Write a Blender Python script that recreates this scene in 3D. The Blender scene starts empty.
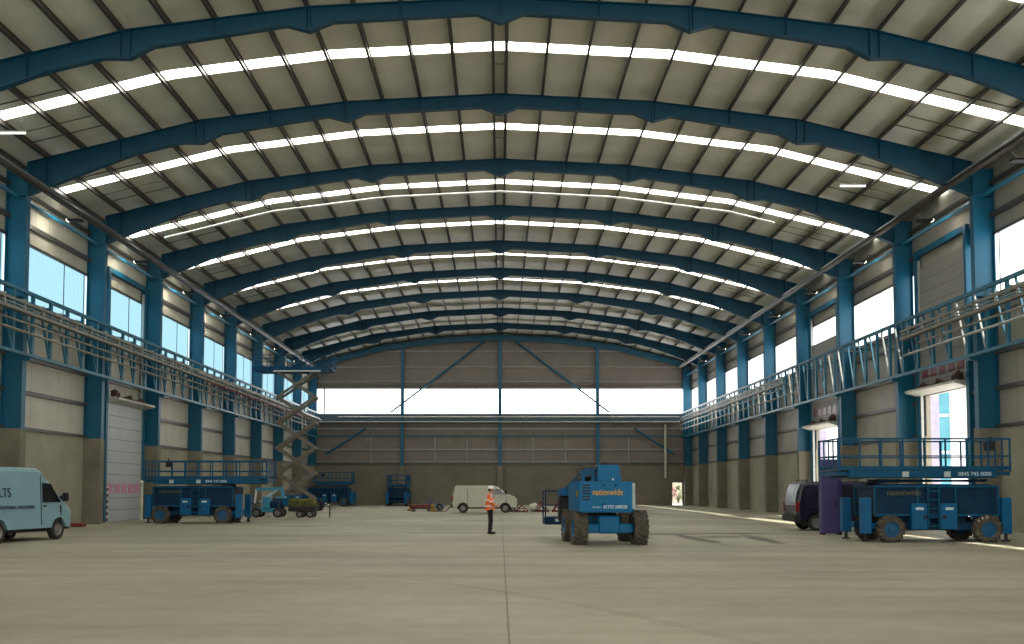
import bpy, bmesh, math, random
from mathutils import Vector, Matrix
random.seed(7)
SC = bpy.context.scene
C = SC.collection
PI = math.pi

# ------------------------------------------------------------------ materials
def s2l(c):
    return c/12.92 if c <= .04045 else ((c+.055)/1.055)**2.4
def col(r, g, b):
    return (s2l(r/255), s2l(g/255), s2l(b/255), 1)
def nm(name):
    m = bpy.data.materials.new(name); m.use_nodes = True
    nt = m.node_tree
    return m, nt, nt.nodes['Principled BSDF'], nt.nodes['Material Output']
def paint(name, c, rough=.5, metal=0., var=.12, scale=3., spec=.5, bump=0.):
    """painted or raw surface with soft procedural dirt variation"""
    m, nt, b, o = nm(name)
    tc = nt.nodes.new('ShaderNodeTexCoord')
    n = nt.nodes.new('ShaderNodeTexNoise'); n.inputs['Scale'].default_value = scale
    n.inputs['Detail'].default_value = 6
    nt.links.new(tc.outputs['Object'], n.inputs['Vector'])
    r = nt.nodes.new('ShaderNodeValToRGB')
    r.color_ramp.elements[0].position = .3; r.color_ramp.elements[1].position = .7
    r.color_ramp.elements[0].color = tuple(v*(1-var) for v in c[:3])+(1,)
    r.color_ramp.elements[1].color = tuple(min(1, v*(1+var)) for v in c[:3])+(1,)
    nt.links.new(n.outputs['Fac'], r.inputs['Fac'])
    nt.links.new(r.outputs['Color'], b.inputs['Base Color'])
    b.inputs['Roughness'].default_value = rough
    b.inputs['Metallic'].default_value = metal
    b.inputs['Specular IOR Level'].default_value = spec
    if bump:
        bp = nt.nodes.new('ShaderNodeBump'); bp.inputs['Strength'].default_value = bump
        nt.links.new(n.outputs['Fac'], bp.inputs['Height']); nt.links.new(bp.outputs['Normal'], b.inputs['Normal'])
    return m
def glow(name, c, s):
    m, nt, b, o = nm(name)
    b.inputs['Base Color'].default_value = c
    b.inputs['Emission Color'].default_value = c
    b.inputs['Emission Strength'].default_value = s
    return m
def ribbed_pane(name, c, s, ribs=3.2, amt=.10, clear=0.):
    """profiled translucent sheet lit from the daylight outside"""
    m, nt, b, o = nm(name)
    nt.nodes.remove(b)
    tc = nt.nodes.new('ShaderNodeTexCoord')
    w = nt.nodes.new('ShaderNodeTexWave'); w.wave_type = 'BANDS'; w.bands_direction = 'Y'
    w.inputs['Scale'].default_value = ribs
    nt.links.new(tc.outputs['Object'], w.inputs['Vector'])
    r = nt.nodes.new('ShaderNodeValToRGB')
    r.color_ramp.elements[0].color = tuple(v*(1-amt*2) for v in c[:3])+(1,)
    r.color_ramp.elements[1].color = c
    r.color_ramp.elements[1].position = .45
    nt.links.new(w.outputs['Fac'], r.inputs['Fac'])
    e = nt.nodes.new('ShaderNodeEmission'); e.inputs['Strength'].default_value = s
    nt.links.new(r.outputs['Color'], e.inputs['Color'])
    if clear:
        t = nt.nodes.new('ShaderNodeBsdfTransparent')
        mx = nt.nodes.new('ShaderNodeMixShader'); mx.inputs['Fac'].default_value = clear
        nt.links.new(e.outputs[0], mx.inputs[1]); nt.links.new(t.outputs[0], mx.inputs[2])
        nt.links.new(mx.outputs[0], o.inputs['Surface'])
    else:
        nt.links.new(e.outputs[0], o.inputs['Surface'])
    return m
def cladding(name, c, axis='Y', pitch=1.0, dark=.82):
    """liner sheet: fine vertical ribs plus panel joints"""
    m, nt, b, o = nm(name)
    tc = nt.nodes.new('ShaderNodeTexCoord')
    sp = nt.nodes.new('ShaderNodeSeparateXYZ'); nt.links.new(tc.outputs['Object'], sp.inputs[0])
    w = nt.nodes.new('ShaderNodeMath'); w.operation = 'MULTIPLY'; w.inputs[1].default_value = 1/pitch
    nt.links.new(sp.outputs[axis], w.inputs[0])
    f = nt.nodes.new('ShaderNodeMath'); f.operation = 'FRACT'; nt.links.new(w.outputs[0], f.inputs[0])
    g = nt.nodes.new('ShaderNodeMath'); g.operation = 'LESS_THAN'; g.inputs[1].default_value = .06
    nt.links.new(f.outputs[0], g.inputs[0])
    n = nt.nodes.new('ShaderNodeTexNoise'); n.inputs['Scale'].default_value = .7; n.inputs['Detail'].default_value = 5
    nt.links.new(tc.outputs['Object'], n.inputs['Vector'])
    r = nt.nodes.new('ShaderNodeValToRGB')
    r.color_ramp.elements[0].position = .3; r.color_ramp.elements[1].position = .7
    r.color_ramp.elements[0].color = tuple(v*.88 for v in c[:3])+(1,)
    r.color_ramp.elements[1].color = tuple(v*1.08 for v in c[:3])+(1,)
    nt.links.new(n.outputs['Fac'], r.inputs['Fac'])
    mx = nt.nodes.new('ShaderNodeMixRGB'); mx.blend_type = 'MULTIPLY'
    nt.links.new(g.outputs[0], mx.inputs['Fac'])
    nt.links.new(r.outputs['Color'], mx.inputs['Color1']); mx.inputs['Color2'].default_value = (dark, dark, dark, 1)
    nt.links.new(mx.outputs[0], b.inputs['Base Color'])
    b.inputs['Roughness'].default_value = .45
    return m
def concrete(name, c, scale=.5, var=.16):
    m, nt, b, o = nm(name)
    tc = nt.nodes.new('ShaderNodeTexCoord')
    n = nt.nodes.new('ShaderNodeTexNoise'); n.inputs['Scale'].default_value = scale; n.inputs['Detail'].default_value = 9
    n.inputs['Roughness'].default_value = .62
    nt.links.new(tc.outputs['Object'], n.inputs['Vector'])
    r = nt.nodes.new('ShaderNodeValToRGB')
    r.color_ramp.elements[0].position = .32; r.color_ramp.elements[1].position = .68
    r.color_ramp.elements[0].color = tuple(v*(1-var) for v in c[:3])+(1,)
    r.color_ramp.elements[1].color = tuple(v*(1+var) for v in c[:3])+(1,)
    nt.links.new(n.outputs['Fac'], r.inputs['Fac'])
    nt.links.new(r.outputs['Color'], b.inputs['Base Color'])
    b.inputs['Roughness'].default_value = .85
    return m

M = {}
M['steel_blue']  = paint('steel_blue', col(2, 90, 120), .42, var=.10, scale=1.2)
M['rafter_blue_shaded'] = paint('rafter_blue_shaded', col(2, 62, 84), .5, var=.10, scale=1.2, spec=.3)  # darker copy of the steel blue; the rafters' weaker light is painted in
M['truss_blue']  = paint('truss_blue', col(20, 98, 122), .4, var=.1)
M['tie_blue']    = paint('tie_blue', col(26, 112, 144), .35)
M['purlin']      = paint('purlin_steel', col(76, 72, 66), .45, .3, var=.12)
M['galv']        = paint('galvanised', col(168, 172, 168), .38, .55, var=.14, scale=5)
M['tray']        = paint('cable_tray_steel', col(128, 124, 112), .5, .35, var=.2, scale=2)
M['dark_pipe']   = paint('dark_pipe', col(70, 64, 58), .35, .6)
M['deck']        = cladding('roof_deck', col(204, 201, 185), 'X', 1.5, .96)
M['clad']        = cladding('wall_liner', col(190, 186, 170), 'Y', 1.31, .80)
M['clad_right_shaded']  = cladding('wall_liner_right_shaded', col(158, 152, 138), 'Y', 1.31, .80)  # same liner as the left wall, its backlit shade put into the colour
M['clad_far_shaded']    = cladding('far_liner_shaded', col(122, 112, 102), 'X', .5, .86)  # backlit shade of the gable is painted into this dark base colour
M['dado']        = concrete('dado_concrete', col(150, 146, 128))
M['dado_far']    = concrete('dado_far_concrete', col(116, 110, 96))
M['pier']        = concrete('pier_concrete', col(116, 111, 96), .9, .2)
M['girt']        = paint('girt_steel', col(88, 86, 82), .4, .4)
M['girt_light']  = paint('girt_light', col(150, 148, 144), .4, .4)
M['beam_grey']   = paint('beam_greyblue', col(84, 104, 118), .5)
M['skylight']    = glow('skylight_sheet', (1, .99, .92, 1), 5.0)
M['pane_left']   = ribbed_pane('pane_left', (.42, .73, .87, 1), .72, 2.1, .13)
M['pane_right']  = ribbed_pane('pane_right', (.74, .93, 1.0, 1), 3.2, 1.2, .05, .8)
M['pane_far']    = ribbed_pane('pane_far', (1, 1, 1, 1), 2.6, 1., 0.)
M['leaf']        = paint('door_leaf', col(170, 176, 176), .45, .1, var=.05)
M['leaf_r']      = paint('door_leaf_raised', col(138, 134, 126), .45, .1, var=.05)
M['leaf_line']   = paint('door_leaf_joint', col(70, 76, 78), .5)
M['pinkpane']    = glow('pink_vision_pane', col(176, 116, 140), .06)
M['redpane']     = paint('red_vision_pane', col(110, 40, 52), .3)
M['ledge']       = paint('door_ledge', col(184, 184, 172), .5)
M['brown']       = paint('rusty_brown', col(74, 48, 34), .7)
M['red']         = paint('red_paint', col(112, 34, 32), .5)
M['white']       = paint('white_paint', col(215, 215, 210), .4, var=.04)
M['post_white']  = paint('post_white', col(198, 198, 178), .5)
M['van_cyan']    = paint('van_pale_cyan', col(116, 154, 164), .28, var=.04, scale=1)
M['van_white']   = paint('van_white', col(176, 174, 152), .3, var=.04, scale=1)
M['van_dark']    = paint('van_dark_blue', col(24, 22, 46), .22, var=.1, scale=1)
M['glass']       = paint('van_glass', col(14, 18, 22), .08, var=.05, spec=.8)
M['glass_pale']  = paint('van_glass_pale', col(190, 200, 205), .1, var=.05)
M['black']       = paint('black_plastic', col(20, 20, 22), .6)
M['tyre']        = paint('tyre_rubber', col(40, 37, 33), .85, var=.25, scale=8)
M['tyre_mud']    = paint('tyre_rubber_dusty', col(78, 72, 62), .9, var=.45, scale=9)
M['hub_grey']    = paint('wheel_silver', col(128, 128, 122), .4, .4)
M['hub_blue']    = paint('wheel_blue', col(16, 84, 124), .45)
M['lift_blue']   = paint('lift_blue', col(0, 74, 108), .5, spec=.25, var=.14, scale=2.5)
M['lift_dark']   = paint('lift_dark_blue', col(4, 46, 74), .55, spec=.2, var=.2, scale=2.5)
M['lift_box']    = paint('lift_box_blue', col(2, 88, 134), .45, spec=.3, var=.08)
M['lift_light']  = paint('lift_light_blue', col(60, 140, 172), .4, var=.1)
M['boom_blue']   = paint('boom_blue', col(0, 100, 146), .45, spec=.25, var=.08, scale=1.5)
M['edge_pale']   = paint('pale_edge', col(170, 190, 190), .5)
M['arm_grey']    = paint('scissor_arm', col(118, 112, 100), .5, .2, var=.2)
M['purple']      = paint('purple_paint', col(70, 62, 112), .5, var=.1, scale=1.2)
M['purple_d']    = paint('purple_dark', col(34, 34, 92), .5)
M['gold']        = paint('gold_lettering', col(208, 160, 30), .5, var=.05)
M['lettering_w'] = paint('white_lettering', col(190, 214, 224), .5, var=.03)
M['lettering_d'] = paint('navy_lettering', col(24, 44, 66), .5, var=.03)
M['lettering_dim'] = paint('dim_gold_lettering', col(84, 84, 60), .5, var=.03)
M['olive']       = paint('olive_yellow', col(110, 108, 28), .55, var=.3, scale=6)
M['yellow']      = paint('yellow_paint', col(150, 116, 30), .5)
M['orange']      = paint('hivis_orange', (.95, .17, .03, 1), .6, var=.08, scale=10)
M['silver']      = paint('reflective_silver', col(225, 225, 220), .3)
M['skin']        = paint('skin', col(180, 130, 105), .6, var=.06)
M['trouser']     = paint('trouser_black', col(26, 22, 26), .9)
M['helmet']      = paint('helmet_white', col(232, 232, 228), .3)
M['shirt']       = paint('shirt_pale', col(196, 192, 196), .8)
M['lamp_red']    = paint('lamp_red', col(120, 22, 24), .3)
M['lamp_clear']  = paint('lamp_clear', col(200, 200, 190), .2)
M['tube_light']  = glow('tube_light', (1, 1, .94, 1), 1.3)
M['lens']        = glow('flood_lens', (1, .97, .88, 1), 2.5)
M['leafgreen']   = paint('leaf_green', col(80, 90, 46), .8, var=.3, scale=8)
M['blossom']     = paint('blossom_pink', col(160, 110, 120), .8, var=.2, scale=8)
M['out_wall']    = paint('outside_facade', col(225, 222, 230), .7)
M['out_blue']    = paint('outside_blue', col(84, 150, 168), .5)
M['lilac']       = paint('reveal_lilac', col(180, 176, 205), .6)

# floor -----------------------------------------------------------------
def floor_material():
    m, nt, b, o = nm('floor_concrete')
    L = nt.links.new; N = nt.nodes.new
    tc = N('ShaderNodeTexCoord')
    sp = N('ShaderNodeSeparateXYZ'); L(tc.outputs['Object'], sp.inputs[0])
    def noise(sc, det, rough=.55, vec=None):
        n = N('ShaderNodeTexNoise'); n.inputs['Scale'].default_value = sc
        n.inputs['Detail'].default_value = det; n.inputs['Roughness'].default_value = rough
        L(vec or tc.outputs['Object'], n.inputs['Vector']); return n
    def ramp(src, p0, c0, p1, c1):
        r = N('ShaderNodeValToRGB'); r.color_ramp.elements[0].position = p0; r.color_ramp.elements[1].position = p1
        r.color_ramp.elements[0].color = c0; r.color_ramp.elements[1].color = c1
        L(src, r.inputs['Fac']); return r
    def mul(a, bb, fac=1.):
        x = N('ShaderNodeMixRGB'); x.blend_type = 'MULTIPLY'; x.inputs['Fac'].default_value = fac
        L(a, x.inputs['Color1']); L(bb, x.inputs['Color2']); return x
    def math_(op, a, v=None, w=None):
        x = N('ShaderNodeMath'); x.operation = op
        for i, q in enumerate((a, v, w)):
            if q is None: continue
            if isinstance(q, (int, float)): x.inputs[i].default_value = q
            else: L(q, x.inputs[i])
        return x.outputs[0]
    big = ramp(noise(.13, 5).outputs['Fac'], .35, col(141, 135, 115), .65, col(165, 159, 137))
    fine = ramp(noise(1.6, 8, .65).outputs['Fac'], .3, (.88, .88, .88, 1), .7, (1.05, 1.05, 1.05, 1))
    # stretched tyre tracks / trowel sweeps
    mp = N('ShaderNodeMapping'); mp.inputs['Scale'].default_value = (.09, 1.1, 1); mp.inputs['Rotation'].default_value = (0, 0, .12)
    L(tc.outputs['Object'], mp.inputs['Vector'])
    trk = ramp(noise(.7, 4, .5, mp.outputs[0]).outputs['Fac'], .38, (.8, .8, .79, 1), .55, (1, 1, 1, 1))
    a = mul(big.outputs[0], fine.outputs[0]); a = mul(a.outputs[0], trk.outputs[0], .8)
    X, Y = sp.outputs['X'], sp.outputs['Y']
    wob = noise(1.5, 5, .7).outputs['Fac']
    def line(coord, pos, half):
        d = math_('ABSOLUTE', math_('SUBTRACT', coord, pos)); return math_('LESS_THAN', d, half)
    joints = math_('MAXIMUM', line(X, .1, .014), math_('MULTIPLY', line(Y, 37.3, .09), .8))
    joints = math_('MAXIMUM', joints, math_('MULTIPLY', line(Y, 52., .05), .5))
    # curved tyre marks: rings of large radius
    def ring(cx, cy, rad, half):
        dx = math_('SUBTRACT', X, cx); dy = math_('SUBTRACT', Y, cy)
        d = math_('SQRT', math_('ADD', math_('MULTIPLY', dx, dx), math_('MULTIPLY', dy, dy)))
        return math_('LESS_THAN', math_('ABSOLUTE', math_('SUBTRACT', d, rad)), half)
    tyr = ring(-6, 62, 34, .12)
    for q in ((-6, 62, 35.9), (9, -6, 33.5), (9, -6, 35.2), (-20, 3, 24)):
        tyr = math_('MAXIMUM', tyr, ring(q[0], q[1], q[2], .11))
    joints = math_('MAXIMUM', joints, math_('MULTIPLY', tyr, math_('MULTIPLY', wob, .45)))
    # dark oily stains
    def stain(cx, cy, ax, ay, rot):
        dx = math_('SUBTRACT', X, cx); dy = math_('SUBTRACT', Y, cy)
        u = math_('ADD', math_('MULTIPLY', dx, math.cos(rot)), math_('MULTIPLY', dy, math.sin(rot)))
        v = math_('SUBTRACT', math_('MULTIPLY', dy, math.cos(rot)), math_('MULTIPLY', dx, math.sin(rot)))
        u = math_('DIVIDE', u, ax); v = math_('DIVIDE', v, ay)
        d = math_('SQRT', math_('ADD', math_('MULTIPLY', u, u), math_('MULTIPLY', v, v)))
        d = math_('ADD', d, math_('MULTIPLY', math_('SUBTRACT', wob, .5), 2.2))
        x = N('ShaderNodeMapRange'); L(d, x.inputs['Value']); x.inputs['From Min'].default_value = 1.15; x.inputs['From Max'].default_value = .6
        x.inputs['To Min'].default_value = 0; x.inputs['To Max'].default_value = .85
        return x.outputs[0]
    st = stain(6.5, 33.2, 3.4, .36, 1.62)
    for q in ((8.6, 33.0, 3.2, .34, 1.52), (6.0, 36.6, 1.5, .6, .1), (8.6, 37.4, 1.8, .5, 0), (7.6, 34.6, 1.2, .5, .4), (-1.5, 52, 2.5, .5, .1), (-9, 44, 1.4, .4, 0)):
        st = math_('MAXIMUM', st, stain(*q))
    dark = math_('MAXIMUM', st, math_('MULTIPLY', joints, .55))
    mx = N('ShaderNodeMixRGB'); L(dark, mx.inputs['Fac']); L(a.outputs[0], mx.inputs['Color1']); mx.inputs['Color2'].default_value = col(56, 48, 38)
    L(mx.outputs[0], b.inputs['Base Color'])
    b.inputs['Roughness'].default_value = .62
    b.inputs['Specular IOR Level'].default_value = .35
    return m
M['floor'] = floor_material()

# ------------------------------------------------------------------ mesh builder
class MB:
    def __init__(s): s.bm = bmesh.new()
    def quad(s, *p):
        return s.bm.faces.new([s.bm.verts.new(q) for q in p])
    def box(s, x0, x1, y0, y1, z0, z1, rot=None):
        v = [s.bm.verts.new((x, y, z)) for z in (z0, z1) for y in (y0, y1) for x in (x0, x1)]
        for f in ((0, 2, 3, 1), (4, 5, 7, 6), (0, 1, 5, 4), (2, 6, 7, 3), (0, 4, 6, 2), (1, 3, 7, 5)):
            s.bm.faces.new([v[i] for i in f])
        if rot: bmesh.ops.transform(s.bm, matrix=rot, verts=v)
        return v
    def bbox(s, x0, x1, y0, y1, z0, z1, b=.03, seg=2):
        t = bmesh.new(); t2 = MB.__new__(MB); t2.bm = t
        t2.box(x0, x1, y0, y1, z0, z1)
        bmesh.ops.bevel(t, geom=list(t.edges), offset=b, segments=seg, affect='EDGES')
        me = bpy.data.meshes.new('t'); t.to_mesh(me); t.free(); s.bm.from_mesh(me); bpy.data.meshes.remove(me)
    def prism(s, poly, a0, a1, axis='Y'):
        """poly in the plane across axis; XZ for Y, YZ for X, XY for Z"""
        def P(p, a):
            return (p[0], a, p[1]) if axis == 'Y' else ((a, p[0], p[1]) if axis == 'X' else (p[0], p[1], a))
        A = [s.bm.verts.new(P(p, a0)) for p in poly]; B = [s.bm.verts.new(P(p, a1)) for p in poly]
        n = len(poly)
        s.bm.faces.new(A[::-1]); s.bm.faces.new(B)
        for i in range(n):
            s.bm.faces.new((A[i], A[(i+1) % n], B[(i+1) % n], B[i]))
    def frame_of(s, p, q):
        p = Vector(p); q = Vector(q); d = (q-p).normalized()
        up = Vector((0, 0, 1)) if abs(d.z) < .95 else Vector((0, 1, 0))
        a = d.cross(up).normalized(); b = a.cross(d).normalized()
        return p, q, a, b
    def bar(s, p, q, w, h):
        p, q, a, b = s.frame_of(p, q)
        vs = [s.bm.verts.new(c + a*(i*w/2) + b*(j*h/2)) for c in (p, q) for i, j in ((-1, -1), (1, -1), (1, 1), (-1, 1))]
        for f in ((3, 2, 1, 0), (4, 5, 6, 7), (0, 1, 5, 4), (1, 2, 6, 5), (2, 3, 7, 6), (3, 0, 4, 7)):
            s.bm.faces.new([vs[i] for i in f])
    def tube(s, p, q, r, n=10, r2=None):
        p, q, a, b = s.frame_of(p, q); r2 = r if r2 is None else r2
        A = []; B = []
        for i in range(n):
            t = 2*PI*i/n; o = a*math.cos(t)+b*math.sin(t)
            A.append(s.bm.verts.new(p+o*r)); B.append(s.bm.verts.new(q+o*r2))
        s.bm.faces.new(A); s.bm.faces.new(B[::-1])
        for i in range(n):
            s.bm.faces.new((A[i], B[i], B[(i+1) % n], A[(i+1) % n]))
    def path(s, pts, r, n=8):
        for i in range(len(pts)-1): s.tube(pts[i], pts[i+1], r, n)
    def ring_lathe(s, prof, c, axis='Y', n=24):
        """prof: closed list of (radius, offset along axis)"""
        rings = []
        for i in range(n):
            t = 2*PI*i/n; cs, sn = math.cos(t), math.sin(t); rg = []
            for r, o in prof:
                if axis == 'Y': v = (c[0]+r*cs, c[1]+o, c[2]+r*sn)
                elif axis == 'X': v = (c[0]+o, c[1]+r*cs, c[2]+r*sn)
                else: v = (c[0]+r*cs, c[1]+r*sn, c[2]+o)
                rg.append(s.bm.verts.new(v))
            rings.append(rg)
        m = len(prof)
        for i in range(n):
            A, B = rings[i], rings[(i+1) % n]
            for j in range(m):
                try: s.bm.faces.new((A[j], A[(j+1) % m], B[(j+1) % m], B[j]))
                except ValueError: pass
    def ball(s, c, r, sx=1, sy=1, sz=1, sub=2):
        res = bmesh.ops.create_icosphere(s.bm, subdivisions=sub, radius=r)
        for v in res['verts']: v.co = Vector((c[0]+v.co.x*sx, c[1]+v.co.y*sy, c[2]+v.co.z*sz))
    def build(s, name, mat, parent=None, smooth=False, mats=None):
        bmesh.ops.remove_doubles(s.bm, verts=s.bm.verts, dist=1e-5) if smooth else None
        bmesh.ops.recalc_face_normals(s.bm, faces=s.bm.faces)
        me = bpy.data.meshes.new(name); s.bm.to_mesh(me); s.bm.free()
        me.materials.append(mat)
        if smooth:
            for p in me.polygons: p.use_smooth = True
        o = bpy.data.objects.new(name, me); C.objects.link(o)
        if parent: o.parent = parent
        return o

def tag(o, label=None, cat=None, group=None, kind=None):
    if label: o['label'] = label
    if cat: o['category'] = cat
    if group: o['group'] = group
    if kind: o['kind'] = kind
    return o
def thing(name, label, cat, loc=(0, 0, 0), rz=0, group=None):
    o = bpy.data.objects.new(name, None); C.objects.link(o)
    o.empty_display_size = .2
    o.location = loc; o.rotation_euler = (0, 0, rz)
    return tag(o, label, cat, group)
def dup(root, loc=None, rz=None, label=None, group=None, scale=None):
    r = root.copy(); C.objects.link(r)
    if loc is not None: r.location = loc
    if rz is not None: r.rotation_euler = (0, 0, rz)
    if label: r['label'] = label
    if group: r['group'] = group
    if scale: r.scale = scale
    for ch in list(root.children):
        c = ch.copy(); C.objects.link(c); c.parent = r
        for g in ch.children:
            d = g.copy(); C.objects.link(d); d.parent = c
    return r
def lettering(text, size, mat, parent, loc, rot, name='lettering', sx=1., bold=.0):
    cu = bpy.data.curves.new('t', 'FONT'); cu.body = text; cu.size = size; cu.extrude = .004; cu.offset = bold
    cu.align_x = 'CENTER'; cu.align_y = 'CENTER'
    t = bpy.data.objects.new('t', cu)
    me = bpy.data.meshes.new_from_object(t)
    bpy.data.objects.remove(t)
    me.materials.clear(); me.materials.append(mat)
    for v in me.vertices: v.co.x *= sx
    o = bpy.data.objects.new(name, me); C.objects.link(o)
    o.parent = parent; o.location = loc; o.rotation_euler = rot
    return o

# ------------------------------------------------------------------ the hall: main dimensions
BAY = 7.93
FY = [31.6+BAY*(i-1) for i in range(-3, 10)]          # portal frames; the first five stand behind or above the camera
Y_BACK = FY[0]-1.0
Y_END = 103.0
XI, XW = 18.9, 19.75                                   # inner column face, inner wall face
TOP = [(0, 17.55), (6.1, 17.24), (12.0, 16.48), (18.9, 14.75), (19.95, 14.48)]
BOT = [(0, 16.68), (.75, 16.98), (5.4, 16.72), (6.15, 16.40), (6.9, 16.60), (11.2, 15.90), (11.95, 15.50),
       (12.8, 15.52), (14.6, 15.08), (16.2, 14.48), (17.6, 13.92), (18.9, 13.40)]
def interp(tab, x):
    x = abs(x)
    for i in range(len(tab)-1):
        if x <= tab[i+1][0]:
            t = (x-tab[i][0])/(tab[i+1][0]-tab[i][0]); return tab[i][1]+t*(tab[i+1][1]-tab[i][1])
    return tab[-1][1]
PUR = [.24, 1.72, 3.22, 4.75, 6.25, 7.75, 9.25, 10.75, 12.25, 13.75, 15.25, 16.75, 18.2, 19.4]
PH = .24    # purlin depth

def struct(name, mb, mat, parent=None):
    o = mb.build(name, mat, parent)
    if not parent: o['kind'] = 'structure'
    return o

# floor
mb = MB(); mb.box(-XW-.3, XW+.3, Y_BACK-12, Y_END+.3, -.3, 0); struct('floor', mb, M['floor'])
# apron outside
mb = MB(); mb.box(XW+.3, 90, -30, 160, -.35, -.02); mb.box(-90, XW+.3, Y_END+.3, 160, -.35, -.02)
struct('ground_outside', mb, M['out_wall'])

# roof deck: polygon following the top line, one ceiling
sk_y = []
for i in range(len(FY)):
    y0 = FY[i]; y1 = FY[i+1] if i+1 < len(FY) else Y_END
    off = {4: 4.1, 5: 4.25, 6: 4.35, 7: 4.45, 8: 4.7, 9: 4.95}.get(i, 4.6 if i < 4 else 2.9)
    hw = .37 if i < 8 else .27
    sk_y.append((y0+off-hw, y0+off+hw))
mb = MB()
segs = [Y_BACK]
for a, b in sk_y: segs += [a, b]
segs.append(Y_END+.3)
prof = [(-x, z+PH+.02) for x, z in TOP[::-1]]+[(x, z+PH+.02) for x, z in TOP[1:]]
for k in range(0, len(segs), 2):
    ya, yb = segs[k], segs[k+1]
    for j in range(len(prof)-1):
        (xa, za), (xb, zb) = prof[j], prof[j+1]
        mb.prism([(xa, za), (xb, zb), (xb, zb+.12), (xa, za+.12)], ya, yb, 'Y')
struct('ceiling', mb, M['deck'])
for k, (a, b) in enumerate(sk_y):
    if b < 20: continue
    mb = MB()
    for j in range(len(prof)-1):
        (xa, za), (xb, zb) = prof[j], prof[j+1]
        if abs(xa) > 19 and abs(xb) > 19: continue
        mb.prism([(xa, za+.02), (xb, zb+.02), (xb, zb+.06), (xa, za+.06)], a, b, 'Y')
    o = mb.build('skylight', M['skylight'])
    names = ['behind', 'first', 'second', 'third', 'fourth', 'fifth', 'sixth', 'seventh', 'eighth', 'ninth', 'tenth']
    n = k-3
    lab = 'bright translucent roof light strip just past the %s blue arch from the front' % names[max(0, n)] if n > 0 else 'bright translucent roof light strip above the nearest edge of the roof'
    tag(o, lab, 'skylight', 'skylight strips across the roof')
# skylight filler ends so the roof closes at the eaves
mb = MB()
for a, b in sk_y:
    for s in (-1, 1):
        xa, xb = 18.9, 19.95
        mb.prism([(s*xa, 14.75+PH+.09), (s*xb, 14.48+PH+.09), (s*xb, 14.48+PH+.2), (s*xa, 14.75+PH+.2)], a, b, 'Y')
        if b < 20:
            for j in range(len(prof)-1):
                (p0, z0), (p1, z1) = prof[j], prof[j+1]
                if s > 0: mb.prism([(p0, z0), (p1, z1), (p1, z1+.1), (p0, z0+.1)], a, b, 'Y')
struct('trim_1', mb, M['deck'])

# portal frames -----------------------------------------------------------
def make_frame(y, label):
    r = thing('portal_frame', label, 'steel arch', (0, y, 0), 0, 'blue steel arches spanning the hall')
    mb = MB()
    tp = [(-x, z) for x, z in TOP[3::-1]]+[(x, z) for x, z in TOP[1:4]]
    bt = [(-x, z) for x, z in BOT[::-1]]+[(x, z) for x, z in BOT[1:]]
    # web as strips between shared x stations
    xs = sorted(set([x for x, _ in tp]+[x for x, _ in bt]))
    for j in range(len(xs)-1):
        xa, xb = xs[j], xs[j+1]
        mb.prism([(xa, interp(BOT, xa)), (xb, interp(BOT, xb)), (xb, interp(TOP, xb)), (xa, interp(TOP, xa))], -.012, .012, 'Y')
    def flange(line, th, hw):
        for j in range(len(line)-1):
            (xa, za), (xb, zb) = line[j], line[j+1]
            mb.prism([(xa, za), (xb, zb), (xb, zb+th), (xa, za+th)], -hw, hw, 'Y')
    flange(bt, .03, .13); flange([(x, z-.03) for x, z in tp], .03, .13)
    for x in (0, 6.15, 11.95):
        for s in ((-1, 1) if x else (1,)):
            mb.box(s*x-.02, s*x+.02, -.125, .125, interp(BOT, x), interp(TOP, x)-.02)
    for x in PUR[2::2]:
        for s in (-1, 1):
            mb.box(s*x-.01, s*x+.01, -.12, .12, interp(BOT, x)+.02, interp(TOP, x)-.02)
    mb.build('rafter', M['rafter_blue_shaded'], r)
    for s in (-1, 1):
        mb = MB()
        def bx(xa, xb, ya, yb, za, zb): mb.box(min(s*xa, s*xb), max(s*xa, s*xb), ya, yb, za, zb)
        bx(XI, XI+.035, -.17, .17, 4.05, 14.72)
        bx(XW-.05, XW-.015, -.17, .17, 4.05, 14.5)
        bx(XI+.03, XW-.04, -.012, .012, 4.05, 14.5)
        bx(XI+.03, XW-.04, -.16, .16, 13.36, 13.4); bx(XI+.03, XW-.04, -.16, .16, 9.3, 9.33)
        bx(XI-.02, XW-.02, -.2, .2, 4.02, 4.07)
        mb.build('column', M['steel_blue'], r)
        mb = MB()
        xa, xb = (XI-.03)*s, (XW-.01)*s
        mb.bbox(min(xa, xb), max(xa, xb), -.24, .24, 0, 4.03, .02, 1)
        mb.build('concrete_pier', M['pier'], r)
    return r
ordn = ['', 'nearest', 'second', 'third', 'fourth', 'fifth', 'sixth', 'seventh', 'eighth', 'ninth and farthest']
for i, y in enumerate(FY):
    n = i-3
    if n < 0: continue
    lab = ('%s blue steel arch rib counted from the front, on columns with concrete piers' % ordn[n]) if n > 0 else 'blue steel arch just in front of the nearest visible arch'
    if n == 0:
        first = make_frame(y, lab); continue
    dup(first, (0, y, 0), 0, lab) if n > 1 else dup(first, (0, y, 0), 0, lab)

# purlins -------------------------------------------------------------------
plab = 'dark steel roof purlin running the length of the hall above the blue arches'
for s in (-1, 1):
    for x in PUR:
        z = interp(TOP, x); X = s*x
        mb = MB(); ya, yb = 14.0, Y_END
        sl = math.atan2(interp(TOP, x+.3)-interp(TOP, max(0, x-.3)), .6 if x > .3 else x+.3)*s
        mb.box(-.012, .012, ya, yb, .0, PH); mb.box(-.07, .025, ya, yb, 0, .02); mb.box(-.012, .05, ya, yb, PH-.02, PH)
        mb.box(-.07, -.055, ya, yb, 0, .05)
        o = mb.build('purlin', M['purlin']); o.location = (X, 0, z); o.rotation_euler = (0, -sl, 0)
        tag(o, plab, 'purlin', 'roof purlins')
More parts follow.
